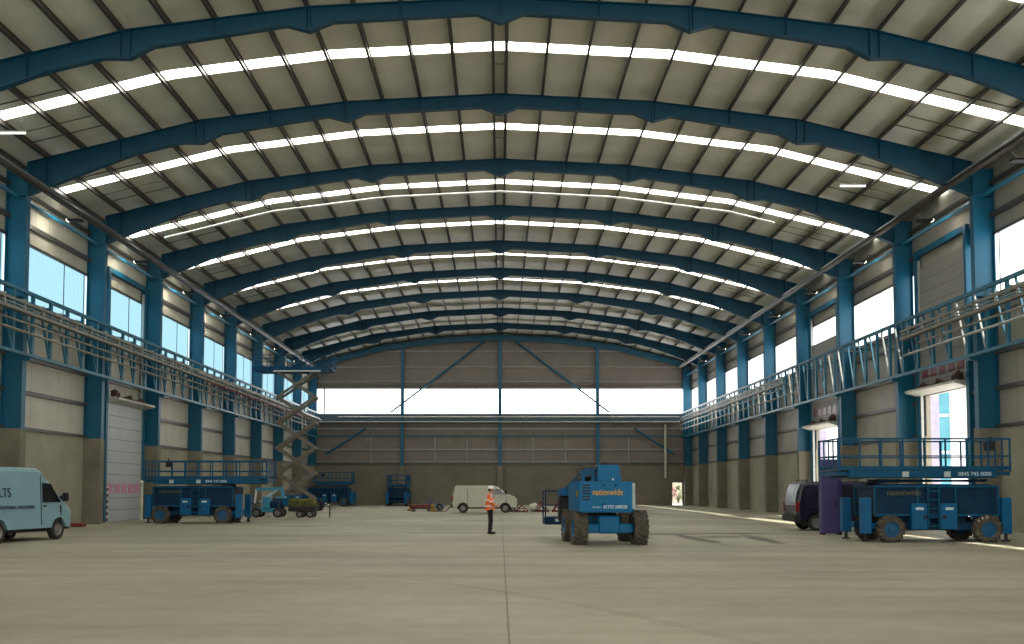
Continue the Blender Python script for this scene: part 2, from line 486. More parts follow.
# ties between purlins
rod0 = None
for i in range(4, len(FY)):
    y0 = FY[i]
    for s in (-1, 1):
        for (xa, xb) in ((15.25, 16.75), (16.75, 18.2)):
            for dy in (1.7, 2.9, 5.4, 6.4):
                if i > 8 and dy in (2.9, 6.4): continue
                mb = MB(); mb.bar((0, 0, 0), (xb-xa, 0, interp(TOP, xb)-interp(TOP, xa)), .035, .035)
                if s < 0: bmesh.ops.transform(mb.bm, matrix=Matrix.Diagonal((-1, 1, 1, 1)), verts=mb.bm.verts)
                o = mb.build('tie_rod', M['purlin']); o.location = (s*xa, y0+dy, interp(TOP, xa)+.08)
                tag(o, 'thin dark tie rod between two roof purlins near the eaves', 'tie rod', 'tie rods between purlins')
    for dy in (1.9, 5.2):
        mb = MB(); mb.bar((-.24, 0, 0), (.24, 0, 0), .04, .04)
        o = mb.build('ridge_tie', M['purlin']); o.location = (0, y0+dy, 17.62)
        tag(o, 'short dark tie between the two purlins at the roof ridge', 'tie rod', 'ties at the ridge')

# pale pipe following the roof across the third bay, hung battens
def roof_line(x0, x1, dz):
    n = 40; return [(x0+(x1-x0)*k/n, 0, interp(TOP, x0+(x1-x0)*k/n)+dz) for k in range(n+1)]
mb = MB(); mb.path(roof_line(-17.6, 14.4, -.28), .06, 6)
o = mb.build('roof_pipe', M['white']); o.location = (0, FY[6]+4.35+.0, 0)
tag(o, 'pale pipe curving across the roof just behind the third blue arch', 'pipe')
for (x, y, lab) in ((14.9, 41.6, 'bright fluorescent batten hanging by wires near the right eaves'), (-17.6, 35.3, 'bright fluorescent batten hanging by wires near the left eaves')):
    r = thing('batten_light', lab, 'light', (x, y, 14.45))
    mb = MB(); mb.box(-.55, .55, -.06, .06, 0, .05); mb.build('housing', M['white'], r)
    mb = MB(); mb.tube((-.53, 0, -.03), (.53, 0, -.03), .03, 8); mb.build('tube', M['tube_light'], r)
    mb = MB()
    for q in (-.4, .4): mb.tube((q, 0, .05), (q, 0, interp(TOP, x+q)-14.45+.02), .008, 5)
    mb.build('wire', M['galv'], r)

# walls -----------------------------------------------------------------------
WIN0, WIN1 = 9.4, 11.85
bays = [(FY[i], FY[i+1] if i+1 < len(FY) else Y_END) for i in range(len(FY))]
def side_wall(s, name, door_bays):
    a, b = XW*s, (XW+.2)*s
    x0, x1 = min(a, b), max(a, b)
    mb = MB(); md = MB()
    mb.box(x0, x1, Y_BACK, FY[0], 4.1, 14.85)
    md.box(min((XW-.05)*s, b), max((XW-.05)*s, b), Y_BACK, FY[0], 0, 4.1)
    for i, (ya, yb) in enumerate(bays):
        mb.box(x0, x1, ya, yb, WIN1, 14.85)
        d = door_bays.get(i)
        if d:
            da, db, h = d
            mb.box(x0, x1, ya, yb, h, WIN0)
            mb.box(x0, x1, ya, da, 4.1, h); mb.box(x0, x1, db, yb, 4.1, h)
            md.box(min((XW-.05)*s, b), max((XW-.05)*s, b), ya, da, 0, 4.1)
            md.box(min((XW-.05)*s, b), max((XW-.05)*s, b), db, yb, 0, 4.1)
        else:
            mb.box(x0, x1, ya, yb, 4.1, WIN0)
            md.box(min((XW-.05)*s, b), max((XW-.05)*s, b), ya, yb, 0, 4.1)
    w = struct(name, mb, M['clad'] if s < 0 else M['clad_right_shaded'])
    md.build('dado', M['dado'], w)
LD = (49.8, 54.35, 5.95)
side_wall(-1, 'wall_left', {6: LD})
RD1 = (41.8, 46.2, 5.95); RD2 = (57.8, 62.3, 5.3)
side_wall(1, 'wall_right', {5: RD1, 7: RD2})
# windows
wn = 0
for s in (-1, 1):
    for i, (ya, yb) in enumerate(bays):
        if yb < 5: continue
        wn += 1
        mb = MB(); x = (XW+.1)*s
        mb.quad((x, ya+.05, WIN0), (x, yb-.05, WIN0), (x, yb-.05, WIN1), (x, ya+.05, WIN1))
        o = mb.build('window_%d' % wn, M['pane_left'] if s < 0 else M['pane_right']); o['kind'] = 'structure'
        mb = MB(); xf = (XW-.01)*s
        for z in (WIN0, WIN1): mb.box(xf-.04, xf+.04, ya, yb, z-.06, z+.06)
        for t in (1/3, 2/3, .06, .94):
            if s > 0 and t in (1/3,): t = .5
            if s > 0 and t == 2/3: continue
            if s < 0 and t == 1/3: continue
            y = ya+(yb-ya)*t; mb.box(xf-.015, xf+.015, y-.018, y+.018, WIN0, WIN1)
        mb.build('window_frame', M['girt'], o)
# girts along side walls
tn = 2
for s in (-1, 1):
    for z, h, mt in ((5.64, .16, 'girt'), (7.05, .14, 'girt'), (4.14, .12, 'girt'), (8.6, .12, 'girt'), (12.6, .2, 'girt'), (9.3, .14, 'girt'), (13.9, .16, 'girt')):
        mb = MB()
        for i, (ya, yb) in enumerate(bays):
            D = (LD if i == 6 else None) if s < 0 else ({5: RD1, 7: RD2}.get(i))
            parts = [(ya, yb)]
            if D and z < D[2]+.2: parts = [(ya, D[0]-.3), (D[1]+.3, yb)]
            for (p, q) in parts:
                if q < 5 or q-p < .1: continue
                xa, xb = (XW-.14)*s, (XW+.0)*s
                mb.box(min(xa, xb), max(xa, xb), p+.02, q-.02, z-h/2, z+h/2)
        struct('trim_%d' % tn, mb, M[mt]); tn += 1
# blue longitudinal ties near the column heads
for s in (-1, 1):
    mb = MB(); mb.tube((s*19.3, 4, 13.36), (s*19.3, Y_END-.1, 13.36), .085, 10)
    o = mb.build('eaves_tie', M['tie_blue'])
    tag(o, 'light blue steel tube running through the %s column heads' % ('left' if s < 0 else 'right'), 'steel tube')

# far wall --------------------------------------------------------------------
FD = (17.7, 18.75, 2.3)
mb = MB(); yf0, yf1 = Y_END, Y_END+.2
wx = 18.85
mb.box(-XW-.2, -wx, yf0, yf1, 4.1, 14.6); mb.box(wx, XW+.2, yf0, yf1, 4.1, 14.6)
mb.box(-wx, wx, yf0, yf1, 4.1, 9.35)
xs = [-19.95, -18.9, -12, -6.1, 0, 6.1, 12, 18.9, 19.95]
for j in range(len(xs)-1):
    xa, xb = xs[j], xs[j+1]
    zb0 = 14.4 if max(abs(xa), abs(xb)) > 18.95 else 12.0
    mb.prism([(xa, zb0), (xb, zb0), (xb, interp(TOP, xb)+.3), (xa, interp(TOP, xa)+.3)], yf0, yf1, 'Y')
w = struct('wall_far', mb, M['clad_far_shaded'])
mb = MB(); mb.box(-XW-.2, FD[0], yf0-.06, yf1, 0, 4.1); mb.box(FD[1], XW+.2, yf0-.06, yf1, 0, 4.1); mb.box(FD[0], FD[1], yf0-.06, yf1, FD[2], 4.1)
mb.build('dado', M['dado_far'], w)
wn += 1
mb = MB(); mb.box(-wx, wx, yf0+.09, yf0+.11, 9.35, 12.0); o = mb.build('window_%d' % wn, M['pane_far']); o['kind'] = 'structure'
mb = MB(); mb.box(-wx, wx, yf0-.02, yf0+.05, 9.27, 9.37); mb.box(-wx, wx, yf0-.02, yf0+.05, 11.96, 12.06)
for x in (-18.15, -10.05, 0, 10.05): mb.box(x-.07, x+.07, yf0, yf0+.08, 9.35, 12)
mb.build('window_frame', M['girt'], o)
for z, h, mt in ((15.9, .1, 'girt_light'), (14.25, .1, 'girt_light'), (12.75, .1, 'girt_light'), (12.35, .08, 'girt'), (7.85, .16, 'girt_light'), (7.1, .12, 'truss_blue'), (5.7, .12, 'girt_light'), (4.25, .16, 'girt'), (4.45, .08, 'girt_light')):
    mb = MB(); lim = 19.7
    if z > 14.5:
        lim = 14.6
    mb.box(-lim, lim, yf0-.12, yf0+.01, z-h/2, z+h/2); struct('trim_%d' % tn, mb, M[mt]); tn += 1
# gable frame
r = thing('gable_frame', 'blue steel frame against the far wall with three posts and diagonal braces', 'steel frame', (0, Y_END-.35, 0))
mb = MB()
for j in range(len(xs)-1):
    xa, xb = max(-18.9, xs[j]), min(18.9, xs[j+1])
    if xb <= xa: continue
    za, zb = interp(TOP, xa), interp(TOP, xb)
    mb.prism([(xa, za-.55), (xb, zb-.55), (xb, zb), (xa, za)], -.1, .1, 'Y')
mb.build('rafter', M['steel_blue'], r)
for x in (-10.05, 0, 10.05):
    mb = MB(); mb.box(x-.17, x+.17, -.1, -.06, 4.05, interp(TOP, x)-.5); mb.box(x-.17, x+.17, .16, .2, 4.05, interp(TOP, x)-.5); mb.box(x-.02, x+.02, -.06, .16, 4.05, interp(TOP, x)-.5)
    mb.build('post', M['steel_blue'], r)
    mb = MB(); mb.bbox(x-.3, x+.3, -.25, .28, 0, 4.05, .02, 1); mb.build('concrete_pier', M['pier'], r)
for x in (-18.9, 18.9):
    s = 1 if x > 0 else -1
    mb = MB(); mb.box(min(x, x+s*.8), max(x, x+s*.8), -.02, .02, 4.05, 14.3); mb.box(x-.02, x+.02, -.15, .15, 4.05, 14.3); mb.build('column', M['steel_blue'], r)
    mb = MB(); mb.box(min(x, x+s*.84), max(x, x+s*.84), -.24, .24, 0, 4.05); mb.build('concrete_pier', M['pier'], r)
for s in (-1, 1):
    for p, q in (((s*1.6, 16.9), (s*11.3, 9.5)), ((s*13.8, 7.9), (s*17.9, 5.2))):
        mb = MB(); mb.tube((p[0], .1, p[1]), (q[0], .1, q[1]), .1, 8); mb.build('brace', M['steel_blue'], r)
# pipes, beam along far wall
r = thing('wall_beam', 'grey blue horizontal beam under the far window', 'beam', (0, Y_END-.3, 8.97))
mb = MB(); mb.box(-18.9, 18.9, -.03, .03, -.38, .38); mb.build('web', M['beam_grey'], r)
mb = MB(); mb.box(-18.9, 18.9, -.2, .2, .36, .4); mb.build('flange', M['beam_grey'], r)
mb = MB(); mb.box(-18.9, 18.9, -.2, .2, -.4, -.36); mb.build('flange', M['beam_grey'], r)
for z, rad, x0, lab in ((9.0, .09, -16.6, 'upper pale pipe running along the far wall beam'), (8.5, .1, -18.6, 'lower pale pipe running along the bottom of the far wall beam')):
    mb = MB(); mb.tube((x0, Y_END-.75, z), (18.4, Y_END-.75, z), rad, 8)
    for k in range(12): mb.box(-16+k*3-.02, -16+k*3+.02, Y_END-.78, Y_END-.5, z-.03, z+.03)
    o = mb.build('wall_pipe', M['galv']); tag(o, lab, 'pipe')
for x in (-13.3, -6.7, -3.4, 3.4, 6.7, 13.2):
    mb = MB(); mb.tube((x, Y_END-.18, 4.3), (x, Y_END-.18, 7.0), .06, 6)
    o = mb.build('conduit', M['girt_light']); tag(o, 'thin pale vertical conduit on the far wall cladding', 'pipe', 'conduits on the far wall')
mb = MB(); mb.tube((17.0, Y_END-.3, 2.75), (17.0, Y_END-.3, 8.3), .13, 10)
o = mb.build('downpipe', M['post_white']); tag(o, 'pale downpipe on the far wall left of the small doorway', 'pipe')
# small far door frame + outside planting
mb = MB(); a, b, h = FD
mb.box(a-.08, a, yf0-.1, yf1, 0, h+.08); mb.box(b, b+.08, yf0-.1, yf1, 0, h+.08); mb.box(a, b, yf0-.1, yf1, h, h+.08)
struct('door_1', mb, M['girt'])
for (x, y, rr, mt, lab) in ((18.3, 107.5, .75, 'blossom', 'pink blossoming bush outside the small far doorway'), (19.4, 109, .8, 'leafgreen', 'green bush outside the small far doorway')):
    r = thing('bush', lab, 'bush', (x, y, 0))
    mb = MB()
    for k in range(160):
        t = random.random()*2*PI; p = random.random()*PI; q = rr*(.5+.5*random.random())
        c = Vector((q*math.sin(p)*math.cos(t), q*math.sin(p)*math.sin(t), 1.2+q*math.cos(p)))
        u = Vector((random.random()-.5, random.random()-.5, random.random()-.5)).normalized()*.14; v = u.cross(Vector((0, 0, 1))).normalized()*.1
        mb.quad(c-u, c+v, c+u, c-v)
    mb.build('foliage', M[mt], r)
    mb = MB()
    for k in range(5): mb.tube((0, 0, 0), (.3*math.cos(k*1.3), .3*math.sin(k*1.3), 1.2), .03, 5, .012)
    mb.build('stem', M['brown'], r)
mb = MB(); mb.box(12, 34, 117, 117.3, -.3, 4); o = mb.build('garden_wall', M['dado']); tag(o, 'pale wall outside beyond the small far doorway', 'wall')

# sectional doors ---------------------------------------------------------------
def sectional(n, s, D, raised, mat):
    a, b, h = D; xm = (XW-.16)*s
    r = thing('door_%d' % n, None, None, (0, 0, 0)); r['kind'] = 'structure'
    z0 = h if raised else 0
    mb = MB(); k = 0; z = z0; ph = h/10
    while z < z0+h-.01:
        mb.box(xm-.03, xm+.03, a, b, z+.012, z+ph-.012); z += ph
    lf = mb.build('door_leaf', mat, r)
    mb = MB(); mb.box(xm-.02, xm+.02, a+.01, b-.01, z0, z0+h); mb.build('leaf_joint', M['leaf_line'], lf)
    # row of vision panes
    for k in range(5):
        w = (b-a)/5; y0 = a+w*k+.15
        mb = MB(); zz = z0+(1.5 if not raised else .85)
        mb.box(xm-.045, xm+.045, y0, y0+w-.3, zz-.06, zz+.42)
        mb.build('vision_pane', M['pinkpane'] if not raised else M['redpane'], r)
    for y in (a-.14, b+.04):
        mb = MB(); mb.box(xm-.06, xm+.06, y, y+.1, 0, 12.3); mb.build('guide_rail', M['galv'], r)
    for y in (a-.42, b+.18):
        mb = MB(); mb.box(min(xm-.1*s, xm+.14*s), max(xm-.1*s, xm+.14*s), y, y+.24, 0, 12.5); mb.build('door_post', M['steel_blue'], r)
    mb = MB(); mb.box(xm-.1, xm+.1, a-.42, b+.42, 12.5, 12.75); mb.build('head_beam', M['steel_blue'], r)
    mb = MB()
    x1, x2 = xm-s*.05, xm-s*.62
    mb.prism([(x1, h+.0), (x2, h+.16), (x2, h+.26), (x1, h+.24)], a-.15, b+.5, 'Y')
    mb.build('ledge', M['ledge'], r)
    mb = MB(); random.seed(n)
    pts = []
    nseg = 9
    for k in range(nseg+1): pts.append((xm-s*(.25+.12*math.sin(k*2.1)), a-.1+(b-a+.3)*k/nseg, h+.38+.10*math.sin(k*1.9)))
    mb.path(pts, .09, 7); mb.ball((xm-s*.3, a+.05, h+.5), .2, sub=1)
    mb.build('folded_seal', M['brown'], r)
    return r
d2 = sectional(2, -1, LD, False, M['leaf'])
d3 = sectional(3, 1, RD1, True, M['leaf_r'])
d4 = sectional(4, 1, RD2, True, M['leaf_r'])
# striped jamb on the left door
mb = MB(); x = -(XW-.24)
mb.box(x-.03, x+.03, LD[0]-.14, LD[0]+.02, 0, 1.8); jb = mb.build('jamb_guard', M['white'], d2)
mb = MB()
for k in range(6): mb.box(x-.035, x+.035, LD[0]-.145, LD[0]+.025, .05+k*.3, .2+k*.3)
mb.build('red_stripe', M['red'], jb)
mb = MB(); mb.tube((-19.2, 53.6+.0, 0), (-19.2, 53.6, 1.9), .11, 10); mb.tube((-19.2, 53.6, 1.9), (-19.25, 53.7, 2.05), .11, 10)
o = mb.build('protection_post', M['post_white']); tag(o, 'pale round protection post beside the closed left door', 'post')
mb = MB(); mb.bbox(-19.6, -18.2, 43.6, 44.2, 0, .16, .03, 1); o = mb.build('kerb_board', M['red']); tag(o, 'flat red board on the floor by the left concrete wall', 'board')

# outside, seen through the open right doors
mb = MB(); mb.box(34, 34.6, 30, 66, -.3, 9); o = mb.build('outside_facade', M['out_wall']); tag(o, 'pale building facade outside the open right doors', 'building')
r = thing('outside_frame', 'bright blue lattice column outside the nearest open right door', 'steel column', (24.0, 54.0, 0))
for k in range(4):
    mb = MB(); mb.box(-.32, .32, -.1, .1, k*2.0-.3, k*2.0+1.55); mb.build('panel', M['out_blue'], r)
mb = MB(); mb.box(-.34, -.3, -.12, .12, -.3, 8); mb.box(.3, .34, -.12, .12, -.3, 8); mb.build('edge_strip', M['white'], r)
for (y, D, lab) in ((RD1[1], RD1, 'nearest'), (RD2[1], RD2, 'second')):
    mb = MB(); mb.box(XW+.22, XW+.62, y+.05, y+.12, 0, D[2]); o = mb.build('screen_panel', M['lilac'])
    tag(o, 'pale lilac screen panel just outside the %s open right door' % lab, 'panel')

# lattice girders, trays and pipes ---------------------------------------------
def lattice(s):
    r = thing('lattice_girder', 'blue lattice girder carried by the %s row of columns' % ('left' if s < 0 else 'right'), 'girder', (s*18.62, 0, 0))
    ya, yb = 6.0, Y_END-.6
    mb = MB(); mb.box(-.07, .07, ya, yb, 9.3, 9.44); mb.build('top_chord', M['truss_blue'], r)
    mb = MB(); mb.box(-.08, .08, ya, yb, 6.86, 6.98); mb.build('bottom_chord', M['truss_blue'], r)
    xo = s*.93
    for q in range(3, len(FY)):
        mb = MB(); mb.box(xo-.04, xo+.04, FY[q]+.22, (FY[q+1] if q+1 < len(FY) else yb+.3)-.22, 9.0, 9.1); mb.build('back_chord', M['truss_blue'], r)
    st = BAY/5; k = 0; y = FY[3]+.0
    while y < yb-.1:
        mb = MB(); mb.box(-.05, .05, y-.09, y+.09, 6.95, 9.32); mb.build('vertical', M['truss_blue'], r)
        if y+st < yb:
            mb = MB()
            if s < 0: mb.bar((.0, y-st*.55, 8.75), (.0, y-.05, 6.98), .07, .07)
            else: mb.bar((.0, y+st*.62, 9.3), (.0, y+.1, 6.98), .07, .07)
            mb.build('diagonal', M['galv'] if (s > 0 and k % 5 in (0, 4)) else M['truss_blue'], r)
            if k % 5:
                mb = MB(); mb.bar((0, y, 9.12), (s*.93, y, 9.05), .06, .06); mb.build('cross_strut', M['tray'] if s > 0 else M['truss_blue'], r)
        y += st; k += 1
    # support brackets at every column
    for yy in FY[3:]:
        mb = MB(); mb.box(min(0, s*.3), max(0, s*.3), yy-.15, yy+.15, 6.75, 6.87); mb.build('bracket', M['truss_blue'], r)
    return r
lattice(-1); lattice(1)
def tray(s, y0, y1, z0, z1, x, lab):
    r = thing('cable_tray', lab, 'cable tray', (x, 0, 0))
    mb = MB(); mb.box(-.03, .03, y0, y1, z0, z0+.13); mb.box(-.03, .03, y0, y1, z1-.10, z1); mb.box(-.015, .015, y0, y1, z0+.2, z0+.25)
    mb.build('side_rail', M['tray'], r)
    mb = MB(); mb.box(min(0, s*.22), max(0, s*.22), y0, y1, z0, z0+.02); mb.build('base_plate', M['tray'], r)
    y = y0+.5
    while y < y1: mb = MB(); mb.box(min(-.02, s*.2), max(.03, s*.2), y-.02, y+.02, z1-.02, z1+.1); mb.box(-.02, .02, y-.03, y+.03, z0, z1); mb.build('hanger', M['galv'], r); y += 1.586
tray(-1, 6, 101, 8.42, 8.86, -18.3, 'long grey cable tray in front of the left lattice girder')
tray(1, 64.5, 101, 8.42, 8.86, 18.3, 'far length of grey cable tray in front of the right lattice girder')
tray(1, 6, 45.4, 8.42, 8.86, 18.3, 'near length of grey cable tray in front of the right lattice girder')
def pipe(x, z, y0, y1, rad, lab, mt='galv'):
    mb = MB(); mb.tube((x, y0, z), (x, y1, z), rad, 8)
    y = y0+.8
    while y < y1: mb.box(x-.02, x+.02, y-.02, y+.02, z-.02, z+.22); y += 3.14
    o = mb.build('service_pipe', M[mt]); tag(o, lab, 'pipe')
pipe(-18.3, 7.68, 6, 101, .055, 'lowest pale pipe along the left lattice girder', 'tray')
pipe(-18.34, 8.05, 6, 101, .045, 'upper pale pipe along the left lattice girder', 'tray')
pipe(-18.2, 8.3, 62, 99, .06, 'red pipe under the cable tray at the far left', 'red')
pipe(-18.1, 8.62, 60, 101, .07, 'bright steel pipe beside the far left cable tray', 'galv')
pipe(18.3, 7.68, 6, 45.0, .055, 'lowest pale pipe along the near right lattice girder')
pipe(18.34, 8.05, 6, 43.5, .045, 'upper pale pipe along the near right lattice girder', 'tray')
pipe(18.3, 7.62, 61.5, 101, .06, 'lowest bright pipe along the far right lattice girder')
pipe(18.2, 8.1, 64, 101, .05, 'upper bright pipe along the far right lattice girder')
# dark heater tube line hung along each side
for s in (-1, 1):
    z = 13.42 if s < 0 else 13.75
    r = thing('heater_tube', 'long dark metal tube hung under the roof along the %s columns' % ('left' if s < 0 else 'right'), 'tube', (s*17.9, 0, z))
    mb = MB(); mb.tube((0, 6, 0), (0, 99, 0), .09, 12); mb.build('main_tube', M['dark_pipe'], r, smooth=True)
    mb = MB(); mb.tube((s*.24, 6, .05), (s*.24, 99, .05), .07, 10); mb.build('return_tube', M['dark_pipe'], r, smooth=True)
    mb = MB(); mb.prism([(-.14, .1), (0, .2), (s*.24, .2), (s*.38, .1), (s*.24, .17), (0, .17)], 6, 99, 'Y'); mb.build('reflector', M['galv'], r)
    for i in range(4, len(FY)):
        mb = MB(); mb.tube((s*.1, FY[i]+.0, .1), (s*.1, FY[i]+.0, interp(BOT, 17.9)-z+.05), .012, 5); mb.build('hanger', M['galv'], r)
# floodlights under the tube, washing the wall
for s in (-1, 1):
    for i in range(4, len(FY)-1):
        y = FY[i]+3.0
        nth = ordn[i-3]
        r = thing('floodlight', 'black floodlight washing the %s wall just past the %s arch' % ('left' if s < 0 else 'right', nth), 'light', (s*18.3, y, 13.15), 0, 'floodlights along the %s wall' % ('left' if s < 0 else 'right'))
        mb = MB(); mb.bbox(-.32, .32, -.16, .16, 0, .1, .02, 1); mb.build('housing', M['black'], r)
        mb = MB(); mb.box(s*.33-.02 if s < 0 else s*.33-.02, s*.33+.02, -.13, .13, .01, .09); mb.build('lens', M['lens'], r)
        mb = MB(); mb.bar((0, 0, .1), (-s*.3, 0, .35), .03, .03); mb.build('bracket', M['galv'], r)
        ld = bpy.data.lights.new('flood', 'AREA'); ld.size = .3; ld.energy = 14 if s < 0 else 5; ld.color = (1, .95, .8)
        lo = bpy.data.objects.new('flood_lamp', ld); C.objects.link(lo); lo.parent = r; lo.location = (s*.45, 0, -.02)
        lo.rotation_euler = Vector((s*.8, .1, -.75)).to_track_quat('-Z', 'Y').to_euler()

# ------------------------------------------------------------------ wheels
def wheel(parent, x, y, r, w, hubmat, axis='Y', side=-1, tyre='tyre', lugs=False, hub=.6):
    """side: which way the outer face looks along the axis"""
    prof = [(r*.62, -w/2*.9), (r*.9, -w/2), (r*.985, -w/2*.8), (r, 0), (r*.985, w/2*.8), (r*.9, w/2), (r*.62, w/2*.9)]
    mb = MB(); c = (x, y, r)
    mb.ring_lathe(prof, c, axis, 28)
    if lugs:
        n = 18
        for i in range(n):
            for sd in (-1, 1):
                t = 2*PI*(i+(.5 if sd > 0 else 0))/n
                t2 = t+2*PI/n*.75
                if axis == 'Y':
                    p = (x+(r*.99)*math.cos(t), y+sd*w*.48, r+(r*.99)*math.sin(t)); q = (x+(r*1.005)*math.cos(t2), y+sd*w*.02, r+(r*1.005)*math.sin(t2))
                else:
                    p = (x+sd*w*.48, y+(r*.99)*math.cos(t), r+(r*.99)*math.sin(t)); q = (x+sd*w*.02, y+(r*1.005)*math.cos(t2), r+(r*1.005)*math.sin(t2))
                mb.bar(p, q, .06, .085)
    o = mb.build('wheel', M[tyre], parent, smooth=not lugs)
    mb = MB()
    s = side
    hp = [(0.001, s*w*.30), (r*.2, s*w*.32), (r*.24, s*w*.22), (r*hub*.8, s*w*.2), (r*hub, s*w*.44), (r*(hub+.05), s*w*.44), (r*(hub+.05), -s*w*.3), (.001, -s*w*.3)]
    mb.ring_lathe(hp, c, axis, 24)
    for i in range(6):
        t = 2*PI*i/6
        if axis == 'Y': mb.tube((x+r*.34*math.cos(t), y+s*w*.2, r+r*.34*math.sin(t)), (x+r*.34*math.cos(t), y+s*w*.25, r+r*.34*math.sin(t)), .02, 6)
        else: mb.tube((x+s*w*.2, y+r*.34*math.cos(t), r+r*.34*math.sin(t)), (x+s*w*.25, y+r*.34*math.cos(t), r+r*.34*math.sin(t)), .02, 6)
    mb.build('rim', M[hubmat], o)
    return o

# ------------------------------------------------------------------ vans
def van(name, label, loc, rz, prof, halfw, wheels, r, mat, ztop, zb=1.05, tum=.10, L=4.6, side_win=(), ws=None, hubmat='hub_grey', glassmat='glass', doors=(), light_z=.95):
    """local x = forward, y = left; origin under the rear bumper centre line"""
    root = thing(name, label, 'van', loc, rz)
    z0 = min(z for _, z in prof)
    ra = r+.07
    bottom = []
    for wx in wheels:                     # arches, rear to front along the bottom edge
        for k in range(11):
            t = PI - PI*k/10
            z = r+ra*math.sin(t)
            bottom.append((wx+ra*math.cos(t), max(z0, z)))
    poly = [prof[-1]]+bottom[::-1]+[prof[0]] if False else None
    # profile order: rear-bottom, up, over roof, front-bottom ; then back along the bottom with arches
    ring = list(prof)+bottom[::-1]
    yw = lambda z: halfw*(1-tum*max(0, (z-zb)/(ztop-zb)))
    bm = bmesh.new(); st = [(-1, .13), (-.965, .04), (-.88, 0), (.88, 0), (.965, .04), (1, .13)]
    rings = []
    npf = len(prof)
    for sy, ins in st:
        rg = []
        for i, (x, z) in enumerate(ring):
            xx, zz = x, z
            if i < npf:
                if z > 1.3: zz = z-ins*(z-1.3)/(ztop-1.3)
                if x < L*.15: xx = x+ins*.8
                if x > L*.7: xx = x-ins*(1.2 if x > L*.85 else .9)
            rg.append(bm.verts.new((xx, yw(zz)*sy, zz)))
        rings.append(rg)
    n = len(ring)
    for a in range(len(st)-1):
        for i in range(n):
            bm.faces.new((rings[a][i], rings[a][(i+1) % n], rings[a+1][(i+1) % n], rings[a+1][i]))
    f0 = bm.faces.new(rings[0][::-1]); f1 = bm.faces.new(rings[-1])
    bmesh.ops.triangulate(bm, faces=[f0, f1])
    mb = MB(); mb.bm.free(); mb.bm = bm
    body = mb.build('body', mat, root)
    for p in body.data.polygons: p.use_smooth = abs(p.normal.y) < .9 and False
    # dark underbody between the wheels
    mb = MB(); mb.box(.35, L-.4, -halfw+.28, halfw-.28, .28, .75); mb.build('underbody', M['black'], root)
    for wx in wheels:
        for s in (-1, 1):
            wheel(root, wx, s*(halfw-.13), r, .22, hubmat, 'Y', s)
    def plate(poly, s, off, th, nm_, mt, par=root):
        b = bmesh.new()
        A = [b.verts.new((x, s*(yw(z)-.03+off), z)) for x, z in poly]; B = [b.verts.new((x, s*(yw(z)-.03+off+th), z)) for x, z in poly]
        b.faces.new(A); b.faces.new(B[::-1])
        for i in range(len(poly)): b.faces.new((A[i], A[(i+1) % len(poly)], B[(i+1) % len(poly)], B[i]))
        m_ = MB(); m_.bm.free(); m_.bm = b
        return m_.build(nm_, M[mt], par)
    for s in (-1, 1):
        for w in side_win: plate(w, s, .0, .045, 'side_window', glassmat if False else 'glass')
        for x in doors:
            zs = ztop-.25 if x < L*.72 else 1.12; plate([(x-.012, .5), (x+.012, .5), (x+.012, zs), (x-.012, zs)], s, .0, .036, 'door_seam', 'black')
        if mat not in (M['van_cyan'], M['van_white']): plate([(.5, .92), (L-.9, .92), (L-.9, .97), (.5, .97)], s, .0, .045, 'side_moulding', 'black' if mat != M['van_white'] else 'girt_light')
        # mirror
        if ws:
            xm, zm = ws[0][0]-.12, ws[0][1]+.02
            mb = MB(); yy = s*(yw(zm)+.16)
            mb.bbox(xm-.07, xm+.07, yy-.1, yy+.1, zm-.04, zm+.24, .03, 2); mb.bar((xm, s*(yw(zm)-.03), zm+.08), (xm, yy, zm+.1), .08, .12)
            mb.build('mirror', M['black'], root)
    if ws:   # windscreen from base to top
        (xa, za), (xb, zb_) = ws
        mb = MB(); e = .012
        d = Vector((xb-xa, zb_-za)).normalized(); nrm = Vector((d.y, -d.x))
        if nrm.x < 0: nrm = -nrm
        def P(x, z, sy): return (x+nrm.x*e, sy*(yw(z)-.16), z+nrm.y*e)
        mb.quad(P(xa, za, -1), P(xa, za, 1), P(xb, zb_, 1), P(xb, zb_, -1)); mb.build('windscreen', M['glass'], root)
    # bumpers, lamps, grille
    mb = MB(); mb.bbox(-.07, .16, -halfw+.02, halfw-.02, .36, .62, .04, 2); mb.build('rear_bumper', M['black'], root)
    mb = MB(); mb.bbox(L-.3, L+.05, -halfw+.06, halfw-.06, .33, .62, .05, 2); mb.build('front_bumper', M['black'], root)
    for s in (-1, 1):
        mb = MB(); ys = sorted((s*(halfw-.3), s*(halfw-.03))); mb.bbox(L-.26, L-.02, ys[0], ys[1], light_z-.16, light_z+.02, .03, 2); mb.build('headlight', M['lamp_clear'], root)
        mb = MB(); ys = sorted((s*(halfw-.16), s*(halfw-.005))); mb.bbox(-.015, .15, ys[0], ys[1], .75, 1.15, .02, 1); mb.build('tail_light', M['lamp_red'], root)
    mb = MB()
    for k in range(4): mb.box(L-.1, L+.01, -.4, .4, light_z-.16+k*.05, light_z-.135+k*.05)
    mb.build('grille', M['black'], root)
    root['_yw'] = 0
    del root['_yw']
    return root, plate, yw

